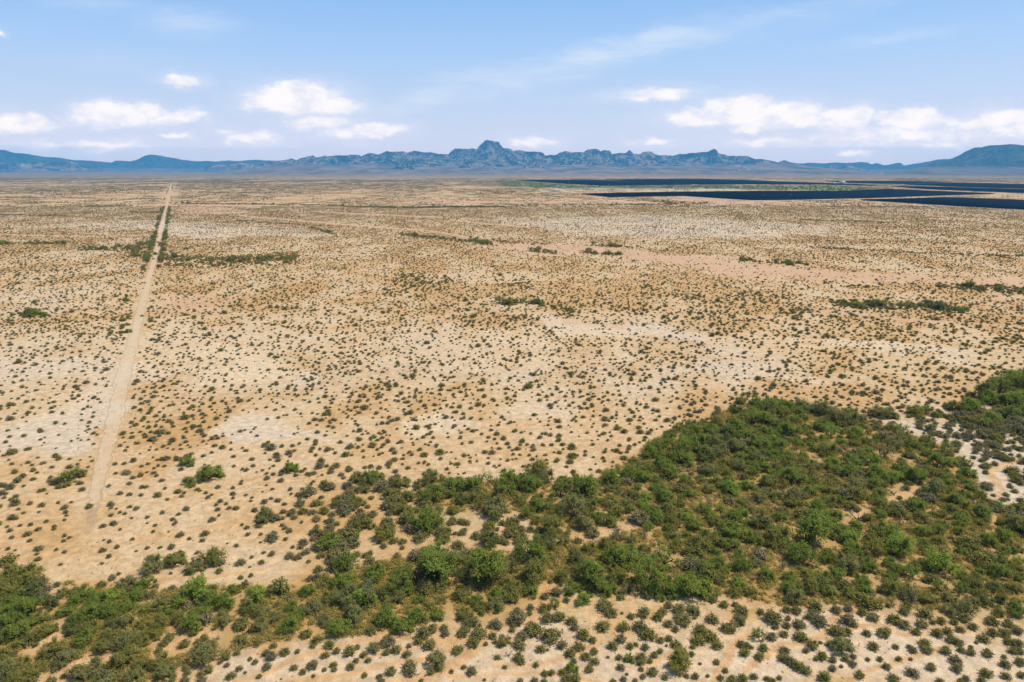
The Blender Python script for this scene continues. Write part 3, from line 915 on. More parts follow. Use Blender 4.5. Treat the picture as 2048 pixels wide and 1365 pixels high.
RFAR = crest([(150, 235), (330, 214), (400, 215), (440, 209), (500, 211), (560, 214), (650, 206), (700, 210), (770, 208), (830, 202), (880, 208), (910, 222), (950, 211), (1000, 228), (1050, 222), (1100, 209), (1130, 212), (1150, 230),
              (1200, 222), (1290, 208), (1360, 195), (1410, 183), (1500, 180), (1600, 178), (1800, 200)], 1500, 270, 3.737)
RN = crest([(520, 262), (560, 250), (620, 231), (660, 240), (740, 227), (790, 240), (850, 256), (900, 264)], 1500, 270, 3.737)
CEN = [(430, 338), (500, 332)] + CEN + [(1700, 340), (1760, 342)]
mountain('mountain_range', CEN, 14500, 1250, 1500, M_ROCK, 5, apron_h=120, apron_len=4600, na=1900, nf=120, gully=1.0, cell=300, jag=0.05, rough=0.9)
mountain('hills', LFAR, 20500, 2000, 2300, M_ROCKFAR, 11, apron_h=40, apron_len=1500, na=900, nf=60, gully=0.8, cell=500)
mountain('hills', LNEAR, 16500, 1100, 900, M_ROCK, 17, apron_h=5, apron_len=800, na=400, nf=36, gully=0.5, cell=380)
mountain('hills', LN2, 16500, 1200, 900, M_ROCK, 19, apron_h=20, apron_len=1500, na=360, nf=36, gully=0.6, cell=300)
mountain('mountain', RMESA, 13500, 2000, 2200, M_ROCKFAR, 23, apron_h=60, apron_len=3300, na=700, nf=80, gully=0.5, cell=420)
mountain('hills', RFAR, 19000, 1800, 2000, M_ROCKFAR, 29, apron_h=30, apron_len=1200, na=600, nf=44, gully=0.5, cell=600)
mountain('hills', RN, 16500, 900, 700, M_ROCK, 31, apron_h=10, apron_len=900, na=240, nf=30, gully=0.5, cell=300)
# lower spurs standing in front of the main wall
cx_ = np.array([p[0] for p in sorted(CEN)]); cy_ = np.array([p[1] for p in sorted(CEN)])
for q, (dd, lo, hi, xa, xb) in enumerate([(13500, .30, .72, 600, 1240), (13300, .25, .70, 1130, 1570), (12800, .14, .46, 740, 1330)]):
    pxs = np.linspace(xa, xb, 150)
    hgt = 345 - np.interp(pxs, cx_, cy_)
    fr = lo + (hi - lo) * ridged(pxs / 75, pxs * 0, 90 + q, 4, .55) * 1.15
    fr *= smooth(pxs, xa, xa + 50) * smooth(xb - pxs, 0, 50)
    mountain('hills', list(zip(pxs, 345 - np.minimum(hgt, 46) * fr)), dd, 800, 650, M_ROCK, 60 + q, apron_h=12, apron_len=900, na=900, nf=70, gully=1.0, cell=210, jag=.05, rough=.6)
for k, (x0, x1, pk, yb, yt, dd) in enumerate([(1452, 1510, 1478, 344, 332.5, 11200), (770, 835, 808, 343, 327, 11600), (960, 1000, 978, 342, 334, 11500), (1030, 1100, 1062, 342, 326, 12200), (905, 950, 925, 341, 331, 12300), (1622, 1640, 1632, 346, 342.5, 11000)]):
    pf = [(x0, yb), ((x0 + pk) / 2, (yb + yt) / 2 + .3), (pk - 4, yt + .8), (pk, yt), (pk + (x1 - pk) * .35, yt + 1.2), (pk + (x1 - pk) * .6, (yb + yt) / 2 - 1), (x1, yb)]
    mountain('hill', pf, dd, 330, 300, M_ROCK, 41 + k, na=90, nf=26, nb=12, gully=0.6, cell=120, jag=0.08)


# ------------------------------------------------------------------ plants
def branch(mb, p, d, length, r, lvl, tips, rs, sides=4, droop=0.0):
    n = 4
    pts = [p]; dd = d.copy(); q = p.copy()
    for i in range(n):
        dd = dd + rs.normal(0, 0.20, 3); dd[2] -= droop * 0.1
        dd /= np.linalg.norm(dd)
        q = q + dd * length / n
        if q[2] < 0.25: q[2] = 0.25
        pts.append(q.copy())
    mb.tube(pts, np.linspace(r, r * 0.55, n + 1), sides)
    if lvl == 0:
        tips.append((pts[-1], dd)); tips.append((pts[2], dd))
        return
    for k in range(rs.integers(2, 4)):
        s = rs.choice([2, 3, 4])
        nd = dd + rs.normal(0, 0.62, 3); nd[2] += 0.12
        nd /= np.linalg.norm(nd)
        branch(mb, pts[s], nd, length * rs.uniform(.6, .85), r * 0.55, lvl - 1, tips, rs, sides, droop)
    if lvl == 1:
        tips.append((pts[-1], dd))


def make_mesquite(seed, leafy=1.0, tall=1.0, compact=0):
    """unit-ish tree, about 6 m across; returns (trunk MB, crown MB)"""
    rs = np.random.default_rng(seed)
    tb = MB(); tips = []
    nst = rs.integers(3, 6) + 4 * compact; a0 = rs.uniform(0, 6.28)
    for k in range(nst):
        a = a0 + k * 6.283 / nst + rs.uniform(-.4, .4)
        tilt = rs.uniform(.45, .95)
        d = np.array([math.cos(a) * tilt, math.sin(a) * tilt, 0.85 * tall]); d /= np.linalg.norm(d)
        branch(tb, np.array([math.cos(a) * .12, math.sin(a) * .12, -0.05]), d, rs.uniform(1.3, 2.0) * (1 - .25 * compact), 0.18 - .06 * compact, 2, tips, rs)
    cb = MB()
    Cs = []; Ns = []; T = []; O = []
    ctr = np.mean([t[0] for t in tips], axis=0)
    if leafy > 0:
        for (p, d) in tips:
            if rs.random() > leafy: continue
            n = int(rs.integers(36, 62)); rad = rs.uniform(.42, .85)
            # upward-arching sprays: points scattered along short twigs
            tw = rs.normal(size=(7, 3)) * [1, 1, .75] + d * 0.9 + [0, 0, 0.35]
            tw /= np.linalg.norm(tw, axis=1)[:, None]
            idx = rs.integers(0, 7, n); t = rs.uniform(.1, 1, n)
            pts = p + tw[idx] * (t * rad * 1.35)[:, None] + rs.normal(0, .085, (n, 3)) - np.array([0, 0, 1]) * (t ** 2 * 0.12)[:, None]
            pts[:, 2] = np.maximum(pts[:, 2], .12)
            out = (p - ctr); out /= np.linalg.norm(out) + 1e-6
            nn = out * 0.5 + np.array([0, 0, .75]) + rs.normal(0, .55, (n, 3))
            Cs.append(pts); Ns.append(nn); T.append(np.full(n, rs.random()) * .6 + rs.random(n) * .4); O.append(rs.random(n))
        C = np.concatenate(Cs); cb.leaves(C, np.concatenate(Ns), rs.uniform(.085, .165, len(C)), np.concatenate(T), np.concatenate(O), 1.9, 0, rs)
    return tb, cb


def make_creosote(seed, n_stem=70, leaves=770, spread=1.0, open_=0.0):
    """rounded bush, 1.7 m across and about 1.2 m tall"""
    rs = np.random.default_rng(seed)
    mb = MB(); Cs = []; Ns = []; T = []; O = []
    lob = rs.uniform(0, 6.28, 3)
    for k in range(n_stem):
        a = rs.uniform(0, 6.283); til = rs.uniform(0.05, 1.15) ** 0.8 * spread
        L = rs.uniform(.86, 1.06) * (1 + .07 * math.cos(2 * a + lob[0]) + .05 * math.cos(3 * a + lob[1])) * 0.98
        d = np.array([math.cos(a) * math.sin(til), math.sin(a) * math.sin(til), math.cos(til)])
        p0 = np.array([math.cos(a), math.sin(a), 0]) * rs.uniform(0, .12)
        mid = p0 + d * L * .5 + rs.normal(0, .04, 3); end = p0 + d * L + np.array([0, 0, -.05]) + rs.normal(0, .05, 3)
        mb.tube([p0, mid, end], [.013, .009, .005], 3, 0)
        n = leaves // n_stem; t = rs.uniform(.3 if open_ < .5 else .5, 1.02, n)[:, None] ** .8
        pts = np.where(t < .5, p0 + (mid - p0) * t * 2, mid + (end - mid) * (t - .5) * 2) + rs.normal(0, .095, (n, 3))
        pts[:, 2] = np.maximum(pts[:, 2], .04)
        nn = d * .7 + np.array([0, 0, .5]) + rs.normal(0, .6, (n, 3))
        Cs.append(pts); Ns.append(nn); T.append(rs.random(n) * .6 + rs.random() * .4); O.append(rs.random(n))
    C = np.concatenate(Cs)
    mb.leaves(C, np.concatenate(Ns), rs.uniform(.08, .15, len(C)), np.concatenate(T), np.concatenate(O), 1.6, 1, rs)
    return mb


MES_RAW = [make_mesquite(100 + i, leafy=[1, 1, .95, 1, .9, 1, .8, 1][i], tall=[1, .8, 1.1, .9, 1, .75, 1.15, 1][i], compact=[0, 0, 0, 1, 0, 1, 0, 1][i]) for i in range(8)]
TRUNK_ME = [t.mesh('trunk', [M_BARK]) for t, c in MES_RAW]
CROWN_ME = {k: [c.mesh('crown', [M_MES[k]]) for t, c in MES_RAW] for k in M_MES}
DEAD_ME = []
for i in range(5):
    tb, _ = make_mesquite(300 + i, 0, 1.0)
    DEAD_ME.append(tb.mesh('bare_tree', [M_DEAD]))
M_STEM = plain_mat('stem', (0.13, 0.105, 0.08), 0.9, 0.1)
CREO_RAW = [make_creosote(500 + i, spread=[1, 1.1, .9, 1.05, 1, 1.15][i], open_=[0, 0, 0, 1, 0, 0][i]) for i in range(6)]
CREO_ME = {k: [c.mesh('creosote_bush', [M_STEM, M_CREO[k]]) for c in CREO_RAW] for k in M_CREO}
UNDER_ME = [make_creosote(700 + i, n_stem=18, leaves=130, spread=1.2).mesh('undergrowth', [M_STEM, M_UNDER]) for i in range(3)]
TREEW = []
for t, c in MES_RAW:
    V = np.concatenate(c.V); TREEW.append(np.percentile(np.abs(V[:, :2]), 93) * 2.0)


def joined(name, parts):
    """one mesh out of several mesh datas (used only as a source for the far stuff)"""
    Vs = []; L = []; C = []; M = []; T = []; O = []; mats = []; n = 0
    for me, off, sc in parts:
        v = np.empty(len(me.vertices) * 3, np.float32); me.vertices.foreach_get('co', v); v = v.reshape(-1, 3) * sc + off
        l = np.empty(len(me.loops), np.int32); me.loops.foreach_get('vertex_index', l)
        c = np.empty(len(me.polygons), np.int32); me.polygons.foreach_get('loop_total', c)
        mi = np.empty(len(me.polygons), np.int32); me.polygons.foreach_get('material_index', mi)
        mp = []
        for m in me.materials:
            if m not in mats: mats.append(m)
            mp.append(mats.index(m))
        t = np.empty(len(me.vertices), np.float32); me.attributes['tint'].data.foreach_get('value', t)
        o = np.empty(len(me.vertices), np.float32); me.attributes['tone'].data.foreach_get('value', o)
        Vs.append(v); L.append(l + n); C.append(c); M.append(np.array(mp)[mi]); T.append(t); O.append(o); n += len(v)
    return mesh_np(name, np.concatenate(Vs), np.concatenate(L), np.concatenate(C), mats, np.concatenate(M), dict(tint=np.concatenate(T), tone=np.concatenate(O)))


def scatter(name, pts, scale, rot, idx, meshes, label, cat):
    """ONE object of kind stuff: points carrying copies of a few plant meshes"""
    me = bpy.data.meshes.new(name)
    n = len(pts)
    me.vertices.add(n); me.vertices.foreach_set('co', np.asarray(pts, np.float32).ravel())
    for k, typ, v in (('sc', 'FLOAT_VECTOR', scale), ('rz', 'FLOAT', rot), ('vi', 'INT', idx)):
        at = me.attributes.new(k, typ, 'POINT')
        at.data.foreach_set('vector' if typ == 'FLOAT_VECTOR' else 'value', np.asarray(v, np.int32 if typ == 'INT' else np.float32).ravel())
    o = obj(name, me)
    tag(o, label, cat, kind='stuff')
    ng = bpy.data.node_groups.new(name, 'GeometryNodeTree')
    ng.interface.new_socket('Geometry', in_out='INPUT', socket_type='NodeSocketGeometry')
    ng.interface.new_socket('Geometry', in_out='OUTPUT', socket_type='NodeSocketGeometry')
    gi = ng.nodes.new('NodeGroupInput'); go = ng.nodes.new('NodeGroupOutput')
    iop = ng.nodes.new('GeometryNodeInstanceOnPoints')
    g2i = ng.nodes.new('GeometryNodeGeometryToInstance')
    for sm in reversed(meshes):
        src = bpy.data.objects.new('plant_source', sm)
        oi = ng.nodes.new('GeometryNodeObjectInfo')
        oi.inputs['Object'].default_value = src
        oi.inputs['As Instance'].default_value = False
        gg = ng.nodes.new('GeometryNodeGeometryToInstance')
        ng.links.new(oi.outputs['Geometry'], gg.inputs[0])
        if 'jn' not in locals():
            jn = ng.nodes.new('GeometryNodeJoinGeometry')
        ng.links.new(gg.outputs[0], jn.inputs[0])
    ng.links.new(gi.outputs[0], iop.inputs['Points'])
    ng.links.new(jn.outputs[0], iop.inputs['Instance'])
    iop.inputs['Pick Instance'].default_value = True

    def na(nm, typ):
        nd = ng.nodes.new('GeometryNodeInputNamedAttribute'); nd.data_type = typ; nd.inputs['Name'].default_value = nm
        return [s for s in nd.outputs if s.enabled][0]
    ng.links.new(na('vi', 'INT'), iop.inputs['Instance Index'])
    cx = ng.nodes.new('ShaderNodeCombineXYZ')
    ng.links.new(na('rz', 'FLOAT'), cx.inputs['Z'])
    ng.links.new(cx.outputs[0], iop.inputs['Rotation'])
    ng.links.new(na('sc', 'FLOAT_VECTOR'), iop.inputs['Scale'])
    ng.links.new(iop.outputs[0], go.inputs[0])
    md = o.modifiers.new('scatter', 'NODES'); md.node_group = ng
    return o


# ---- plants read off the photograph: tile origin, then (x, y, width) at 6.827 x
Z7 = 6.827
TC = {  # creosote bushes
 600: [(240,770,170),(180,865,90),(400,850,150),(500,935,110),(350,990,120),(680,940,170),(780,885,90),(1020,880,200),(1190,790,220),(970,650,160),(1315,910,150),(1180,955,110),(870,985,110),(930,1060,90),(770,1065,90),(690,1150,120),(460,1120,100),(470,1190,80),(335,1190,70),(170,1120,160),(40,1220,100),(185,1275,60),(885,1265,90),(1085,1285,90),(1240,1215,150),(1460,975,130),(1490,865,80),(1620,800,130),(1770,850,180),(1490,1130,200),(1500,1220,150),(1120,1345,110),(1660,1340,70),(1770,1230,50),(80,700,170),(750,620,130),(1700,690,230),(1800,640,150),(1985,690,130),(1970,620,120),(1780,320,150)],
 900: [(105,915,160),(320,810,170),(580,730,120),(490,840,70),(615,565,190),(930,475,240),(910,385,110),(1100,340,110),(1085,420,90),(985,725,160),(945,840,180),(1120,635,220),(1385,720,270),(1530,850,150),(1640,960,160),(1755,870,160),(1820,710,180),(1850,1010,140),(1970,940,120),(1975,1075,130),(1905,1180,130),(1240,905,140),(1335,920,50),(1175,1125,90),(1300,1240,110),(1385,1230,100),(930,1020,150),(970,1080,120),(650,1020,90),(190,1155,80),(20,1215,70),(295,1205,150),(750,1155,70),(470,1330,50),(960,1345,100),(1160,1340,110),(1285,1345,90),(1690,1075,100),(1540,1220,120),(1710,1310,160),(400,690,200),(190,660,190),(440,410,110),(1340,480,220),(1490,460,190),(1290,350,170),(1660,520,150),(1700,610,130),(1455,125,170),(1590,240,100),(1295,190,120),(1950,780,120),(850,210,200),(870,590,90),(850,650,90),(1590,1320,150)],
 1200: [(45,590,190),(320,600,180),(540,590,200),(790,460,160),(650,690,230),(280,770,150),(175,860,150),(410,870,110),(490,845,80),(615,880,120),(820,935,90),(740,990,110),(560,1020,150),(560,1090,120),(260,1020,100),(285,1155,120),(560,1185,80),(715,1220,150),(590,1285,90),(365,1255,50),(325,1320,100),(185,1355,100),(480,1340,80),(885,1300,90),(1185,1275,80),(1470,1275,60),(1365,1110,50),(1590,1085,100),(1250,975,90),(1265,880,80),(1600,855,150),(1330,780,180),(1510,730,190),(1040,840,160),(940,760,110),(825,790,110),(930,565,130),(1030,635,110),(1145,510,200),(1040,470,90),(935,310,130),(1080,360,180),(600,410,180),(430,460,110),(140,400,190),(60,300,200),(850,400,140),(1370,640,220),(1530,490,170),(1690,300,130),(1850,300,100),(1710,1200,90),(1650,1300,100),(1945,1310,150),(1800,1330,150),(1920,840,120),(2000,860,120),(1975,950,150),(110,1020,50),(300,420,45),(1540,230,130),(640,170,150),(1180,140,150),(680,1070,90),(1750,620,180)],
 1500: [(680,570,170),(500,585,120),(345,610,90),(460,705,120),(690,735,180),(290,740,150),(180,890,140),(130,1010,140),(15,885,70),(50,1280,110),(230,1310,90),(400,1300,80),(300,1345,110),(470,930,140),(450,1020,150),(560,1080,160),(650,1140,160),(750,1190,160),(980,1000,150),(765,925,100),(900,1040,80),(1130,1055,110),(1125,1170,110),(1245,1145,60),(1300,1040,110),(1415,1010,90),(1405,1110,120),(1500,1260,140),(1010,1290,180),(1605,1050,70),(1770,1045,90),(1865,1145,120),(1680,870,150),(1985,880,90),(1595,690,120),(1825,670,190),(1200,660,200),(1310,670,150),(2030,1040,90),(1960,1310,160),(950,520,220),(820,460,150),(1340,500,220),(1410,570,120),(1680,470,160),(1530,400,140),(1180,370,150),(640,380,150),(500,370,120),(320,480,250),(145,400,110),(520,490,90),(960,820,60),(1960,500,180),(1340,350,130),(890,320,230)],
 1748: [(650,560,160),(570,670,130),(870,690,160),(1000,660,140),(800,540,90),(910,520,130),(1090,540,110),(1175,640,120),(1345,600,130),(680,820,160),(720,910,160),(1050,770,150),(1160,820,140),(975,930,150),(1190,920,110),(1320,950,130),(1320,880,60),(1490,755,160),(1550,965,150),(1775,1015,80),(1790,1110,150),(1990,1080,150),(1800,1275,130),(1525,1230,170),(1110,1050,180),(1120,1165,160),(775,1155,140),(520,1220,190),(480,875,80),(530,920,120),(500,1045,60),(1470,1330,110),(1250,1310,110),(1180,1350,100),(900,1345,110),(2010,1260,120),(1610,680,150),(1780,680,170),(1850,800,160),(1960,830,150),(1890,930,130),(1990,940,120),(1600,520,200),(1830,560,150),(420,390,150),(690,420,180),(400,570,170),(1230,480,160),(1950,650,160)],
 300: [(280,740,150),(190,830,130),(130,930,120),(470,840,150),(740,760,130),(660,810,110),(1600,1150,130),(1660,1010,150),(1590,960,120),(1840,950,140),(1690,860,100),(1440,1085,90),(1220,1175,100),(1110,1270,140),(800,1190,140),(690,1250,100),(700,1340,150),(480,1340,140),(510,1230,110),(480,1170,90),(1370,1045,70),(960,1090,70),(1050,1130,80),(1190,960,100),(1040,1010,140),(2015,940,80),(1970,1160,110),(1490,1285,80),(1790,1320,30),(1300,1230,50),(850,80,130),(310,80,120),(430,130,80),(170,230,140),(40,170,130),(340,1140,120),(1300,30,130),(1480,820,110),(1740,700,120),(80,50,100)],
 0: [(560,90,250),(780,30,100),(150,80,200),(30,250,120),(270,100,100),(1400,30,130),(1660,60,100),(1780,90,120),(750,1190,100),(1310,1070,150),(850,1040,150)],
}
TM = {  # mesquites: x, y, width, look
 600: [(1860,1050,300,'grey'),(520,600,320,'green'),(720,450,250,'grey'),(330,530,150,'grey'),(1200,450,300,'green'),(860,260,280,'lime'),(1590,440,250,'green'),(1400,590,250,'green'),(430,200,250,'olive'),(180,330,200,'grey'),(30,430,170,'green'),(1330,220,180,'grey'),(1920,230,130,'grey'),(1640,240,160,'green'),(1870,430,200,'green'),(650,150,220,'olive'),(1230,90,220,'green'),(1440,120,200,'green'),(1050,150,150,'dark'),(850,90,200,'green'),(100,110,200,'green'),(1700,60,200,'grey')],
 900: [(720,780,200,'olive'),(1850,230,200,'lime'),(1660,1160,170,'green'),(620,270,250,'grey'),(360,230,200,'green'),(1440,300,150,'green'),(1100,110,200,'green'),(650,130,200,'green'),(200,420,220,'olive'),(1670,60,220,'green'),(1970,60,180,'dark'),(130,160,180,'olive'),(300,520,200,'grey')],
 1200: [(1040,1070,320,'olive'),(400,1030,130,'green'),(1110,950,140,'green'),(1930,380,170,'grey'),(280,200,100,'green'),(1270,370,200,'grey'),(900,60,300,'green'),(1430,110,250,'green'),(400,90,170,'grey'),(820,180,150,'green'),(1900,500,180,'grey'),(620,60,200,'green'),(150,60,200,'green'),(1850,120,170,'olive')],
 1500: [(110,700,180,'green'),(1240,850,280,'grey'),(860,840,150,'grey'),(600,180,250,'grey'),(1080,130,200,'green'),(1360,150,220,'olive'),(540,60,250,'green'),(760,40,250,'olive'),(1550,100,200,'green'),(1900,60,250,'olive')],
 1748: [(1040,370,200,'grey'),(1010,200,200,'olive'),(720,200,220,'olive'),(1250,350,220,'grey'),(1500,230,200,'dark'),(1180,80,200,'green'),(1630,60,200,'dark'),(1720,220,160,'dark'),(1920,280,160,'olive'),(400,80,200,'olive'),(900,60,200,'green'),(1340,250,180,'grey'),(500,150,150,'dark'),(1900,60,200,'olive'),(1700,400,150,'olive')],
 300: [(740,990,300,'grey'),(150,1080,280,'olive'),(200,1230,260,'grey'),(600,540,260,'green'),(430,470,200,'olive'),(240,430,200,'green'),(400,250,250,'green'),(830,230,260,'green'),(750,360,220,'green'),(1040,230,250,'green'),(1140,90,170,'green'),(1450,160,300,'lime'),(1640,110,180,'grey'),(1320,330,200,'dark'),(1530,400,200,'grey'),(1240,780,200,'grey'),(1000,560,180,'olive'),(1950,320,200,'green'),(1500,600,220,'grey'),(1920,560,280,'green'),(1720,490,180,'grey'),(130,550,220,'olive'),(60,680,200,'olive'),(1230,540,170,'grey'),(1000,420,150,'green'),(1840,100,140,'grey'),(620,650,150,'olive')],
 0: [(880,130,180,'olive'),(700,260,230,'dark'),(230,240,280,'green'),(400,260,200,'green'),(60,400,250,'green'),(380,380,300,'green'),(560,470,220,'olive'),(120,560,260,'green'),(340,580,280,'green'),(650,640,230,'olive'),(200,720,260,'green'),(420,760,230,'dark'),(1160,150,280,'green'),(1350,260,280,'green'),(1560,170,230,'lime'),(920,370,220,'green'),(1200,420,280,'green'),(1450,380,250,'green'),(1040,520,220,'dark'),(1050,620,250,'dark'),(1240,620,230,'olive'),(1600,380,200,'green'),(1820,200,200,'green'),(1980,170,150,'grey'),(1730,330,200,'green'),(1700,560,200,'grey'),(1500,570,150,'dark'),(1960,560,200,'olive'),(1490,720,200,'olive'),(1430,860,250,'olive'),(1700,800,250,'grey'),(1950,800,180,'olive'),(1780,950,200,'olive'),(1650,1100,250,'olive'),(1950,1120,200,'olive'),(1320,1200,250,'grey'),(1080,1250,250,'grey'),(450,1200,280,'olive'),(130,1150,250,'grey'),(250,1300,220,'olive'),(1850,1280,250,'grey'),(60,970,200,'olive'),(330,1080,180,'olive'),(1980,380,150,'green'),(60,1330,150,'dark')],
}
TD = {300: [(930,740,120),(840,870,120),(1090,880,120),(1300,650,200),(1420,850,150),(1900,680,250)], 600: [(250,420,250),(1590,1230,130)], 900: [(800,960,170),(590,1345,120)],
      1200: [(250,990,100)], 1500: [(690,250,200),(1700,150,150),(1940,260,200)]}
trees = []   # px, py(base), width px, look
bushes = []
dead = []
for ox, L in TC.items():
    for x, y, wd in L:
        bushes.append((ox + x / Z7, 1165 + (y + wd * .22) / Z7, wd * 1.06 / Z7, random.choice(['dark', 'dark', 'dark', 'grey', 'grey', 'olive', 'olive', 'dark'])))
for ox, L in TM.items():
    for x, y, wd, k in L:
        trees.append((ox + x / Z7, 1165 + (y + wd * .28) / Z7, wd * 0.95 / Z7, k))
for ox, L in TD.items():
    for x, y, wd in L:
        dead.append((ox + x / Z7, 1165 + (y + wd * .3) / Z7, wd / Z7))
# woodland margin and lone trees, at 2.415 x from (1200, 720)
for x, y, wd, k in [(820,210,75,'green'),(790,232,65,'green'),(870,240,65,'green'),(660,240,60,'dark'),(740,212,45,'dark'),(560,300,60,'dark'),(640,330,85,'green'),(720,290,90,'green'),(800,290,80,'green'),(870,300,90,'dark'),(910,222,60,'green'),(960,212,65,'grey'),
                    (1010,232,70,'grey'),(1070,242,80,'grey'),(1130,272,85,'grey'),(1200,292,85,'grey'),(1250,284,70,'grey'),(455,340,75,'green'),(415,352,60,'green'),(530,342,75,'green'),(330,378,55,'green'),(300,402,60,'green'),(370,430,105,'green'),(440,402,90,'green'),
                    (400,470,105,'green'),(265,425,75,'green'),(295,502,85,'green'),(230,450,75,'green'),(490,385,85,'green'),(560,385,80,'grey'),(620,365,85,'dark'),(700,372,95,'green'),(765,402,95,'green'),(130,552,85,'green'),(60,572,85,'green'),(200,560,85,'green'),
                    (330,545,80,'green'),(520,532,80,'grey'),(580,442,90,'grey'),(650,432,80,'grey'),(1965,112,95,'green'),(2012,92,95,'green'),(1932,142,85,'green'),(1990,172,95,'lime'),(2032,202,95,'green'),(1960,205,80,'green'),(1905,95,45,'olive'),(1520,242,80,'olive'),
                    (1580,248,55,'green'),(1710,222,75,'olive'),(1770,232,85,'green'),(1812,224,65,'green'),(1340,252,75,'grey'),(1400,265,60,'grey'),(1872,292,85,'green'),(1830,302,75,'olive'),(1892,312,60,'olive'),(1100,440,80,'olive'),(1360,450,110,'grey'),(1230,600,100,'grey'),
                    (1010,840,150,'green'),(960,930,130,'green'),(780,780,100,'dark'),(640,820,110,'green'),(1220,920,90,'green'),(1190,980,110,'grey'),(1600,620,90,'grey'),(1390,830,110,'green'),(1640,980,130,'lime'),(1440,900,130,'lime')]:
    trees.append((1200 + x / 2.415, 720 + (y + wd * .25) / 2.415, wd * 0.95 / 2.415, k))
# lone shrubs and the scrub margin, direct photo pixels
for x, y, wd, k in [(140, 955, 44, 'green'), (376, 926, 26, 'green'), (420, 952, 40, 'green'), (378, 965, 24, 'green'), (582, 940, 26, 'green'), (527, 1038, 32, 'grey'), (310, 1135, 44, 'grey'), (350, 1125, 34, 'olive'), (425, 1120, 34, 'olive'), (390, 1138, 30, 'grey'),
                    (870, 995, 42, 'green'), (990, 1022, 50, 'grey'), (850, 1050, 48, 'green'), (980, 1085, 40, 'dark'), (740, 962, 36, 'green'), (257, 664, 12, 'green'), (905, 978, 44, 'green'), (940, 975, 40, 'green'),
                    (1000, 982, 52, 'green'), (1025, 970, 44, 'green'), (960, 995, 36, 'olive'), (1060, 975, 40, 'green'), (1120, 988, 52, 'green'), (1150, 985, 48, 'dark'), (1180, 980, 44, 'green'), (930, 1160, 60, 'dark'), (975, 1150, 62, 'green'), (1015, 1135, 60, 'dark'), (800, 1170, 70, 'green'),
                    (745, 1195, 60, 'grey'), (840, 1160, 60, 'green'), (700, 1200, 56, 'grey'), (870, 1150, 60, 'green'), (1065, 1110, 55, 'green'), (1180, 1165, 52, 'green'), (1240, 1120, 60, 'green'), (1110, 1060, 44, 'olive'), (1150, 1030, 50, 'grey'), (1330, 1120, 60, 'green'),
                    (1300, 1160, 70, 'green'), (1380, 1180, 60, 'green'), (1210, 1185, 30, 'green'), (60, 1155, 50, 'olive'), (20, 1160, 44, 'olive'), (80, 1180, 40, 'dark'), (1075, 640, 9, 'green')]:
    trees.append((x, y + wd * .12, wd, k))
for x, y, wd in [(1235, 1065, 36), (1185, 1085, 30), (1290, 1075, 34), (1262, 1040, 30), (1715, 1040, 44), (1420, 1010, 36), (1550, 1020, 34), (1480, 960, 30), (1650, 960, 30), (1380, 950, 30), (1590, 900, 28), (1690, 900, 26), (1800, 1050, 36), (1900, 1120, 40), (1520, 1110, 40), (1850, 990, 34), (1355, 900, 30), (1950, 1010, 34), (1760, 870, 26)]:
    dead.append((x, y, wd))

T_ALL = []   # x, y, width m, look
for px, py, wpx, k in trees:
    x, y = g(px, py); T_ALL.append((x, y, wpx * depth_at(x, y) / F, k))
D_ALL = []
for px, py, wpx in dead:
    x, y = g(px, py); D_ALL.append((x, y, wpx * depth_at(x, y) / F))
B_ALL = []
for px, py, wpx, k in bushes:
    x, y = g(px, py); B_ALL.append((x, y, wpx * depth_at(x, y) / F, k))

# ---- fill the woodland between the traced trees
tx = [t[0] for t in T_ALL] + [d[0] for d in D_ALL]; ty = [t[1] for t in T_ALL] + [d[1] for d in D_ALL]; tw_ = [t[2] for t in T_ALL] + [d[2] for d in D_ALL]


def try_fill(poly, n, dmin, wr, looks, edge=0.0):
    pa = np.array(poly); x0, y0 = pa.min(0); x1, y1 = pa.max(0)
    X = rng.uniform(x0, x1, n); Y = rng.uniform(y0, y1, n)
    ok = poly_sd(X, Y, poly) + (vnoise(X / 6, Y / 6, 133) - .6) * 11 > edge
    mk = masks(X, Y)
    ok &= (mk['clear'] < .3) & (mk['trail'] < .4)
    for x, y in zip(X[ok], Y[ok]):
        w0 = rng.uniform(*wr) * (0.8 + 0.5 * float(vnoise(np.array([x / 25]), np.array([y / 25]), 77)[0]))
        a = np.array(tx); b = np.array(ty); c = np.array(tw_)
        d2 = np.hypot(a - x, b - y) - dmin * (w0 + c) / 2
        if len(a) and d2.min() < 0: continue
        zone = float(fbm(np.array([x / 40]), np.array([y / 40]), 31)[0])
        kk = looks(zone)
        tx.append(x); ty.append(y); tw_.append(w0)
        if kk == 'bare': D_ALL.append((x, y, w0 * .8))
        else: T_ALL.append((x, y, w0, kk))


def lk(z):
    u = rng.random()
    if u < .15: return 'bare'
    if z > .52: return 'lime' if u < .25 else ('green' if u < .75 else 'olive')
    if z > .43: return 'green' if u < .50 else ('olive' if u < .75 else 'grey')
    return 'olive' if u < .55 else ('grey' if u < .66 else ('green' if u < .85 else 'dark'))


try_fill(WOOD, 16000, 1.08, (1.8, 4.1), lk)
try_fill(BAND, 5000, 1.02, (2.2, 4.4), lk, 1.0)
try_fill(RIGHTGROVE, 700, 0.9, (3.2, 5.6), lambda z: 'green' if rng.random() < .8 else 'dark')
try_fill(SCRUB, 160, 1.5, (2.2, 3.6), lambda z: 'green' if z > .5 else 'olive', 2.0)


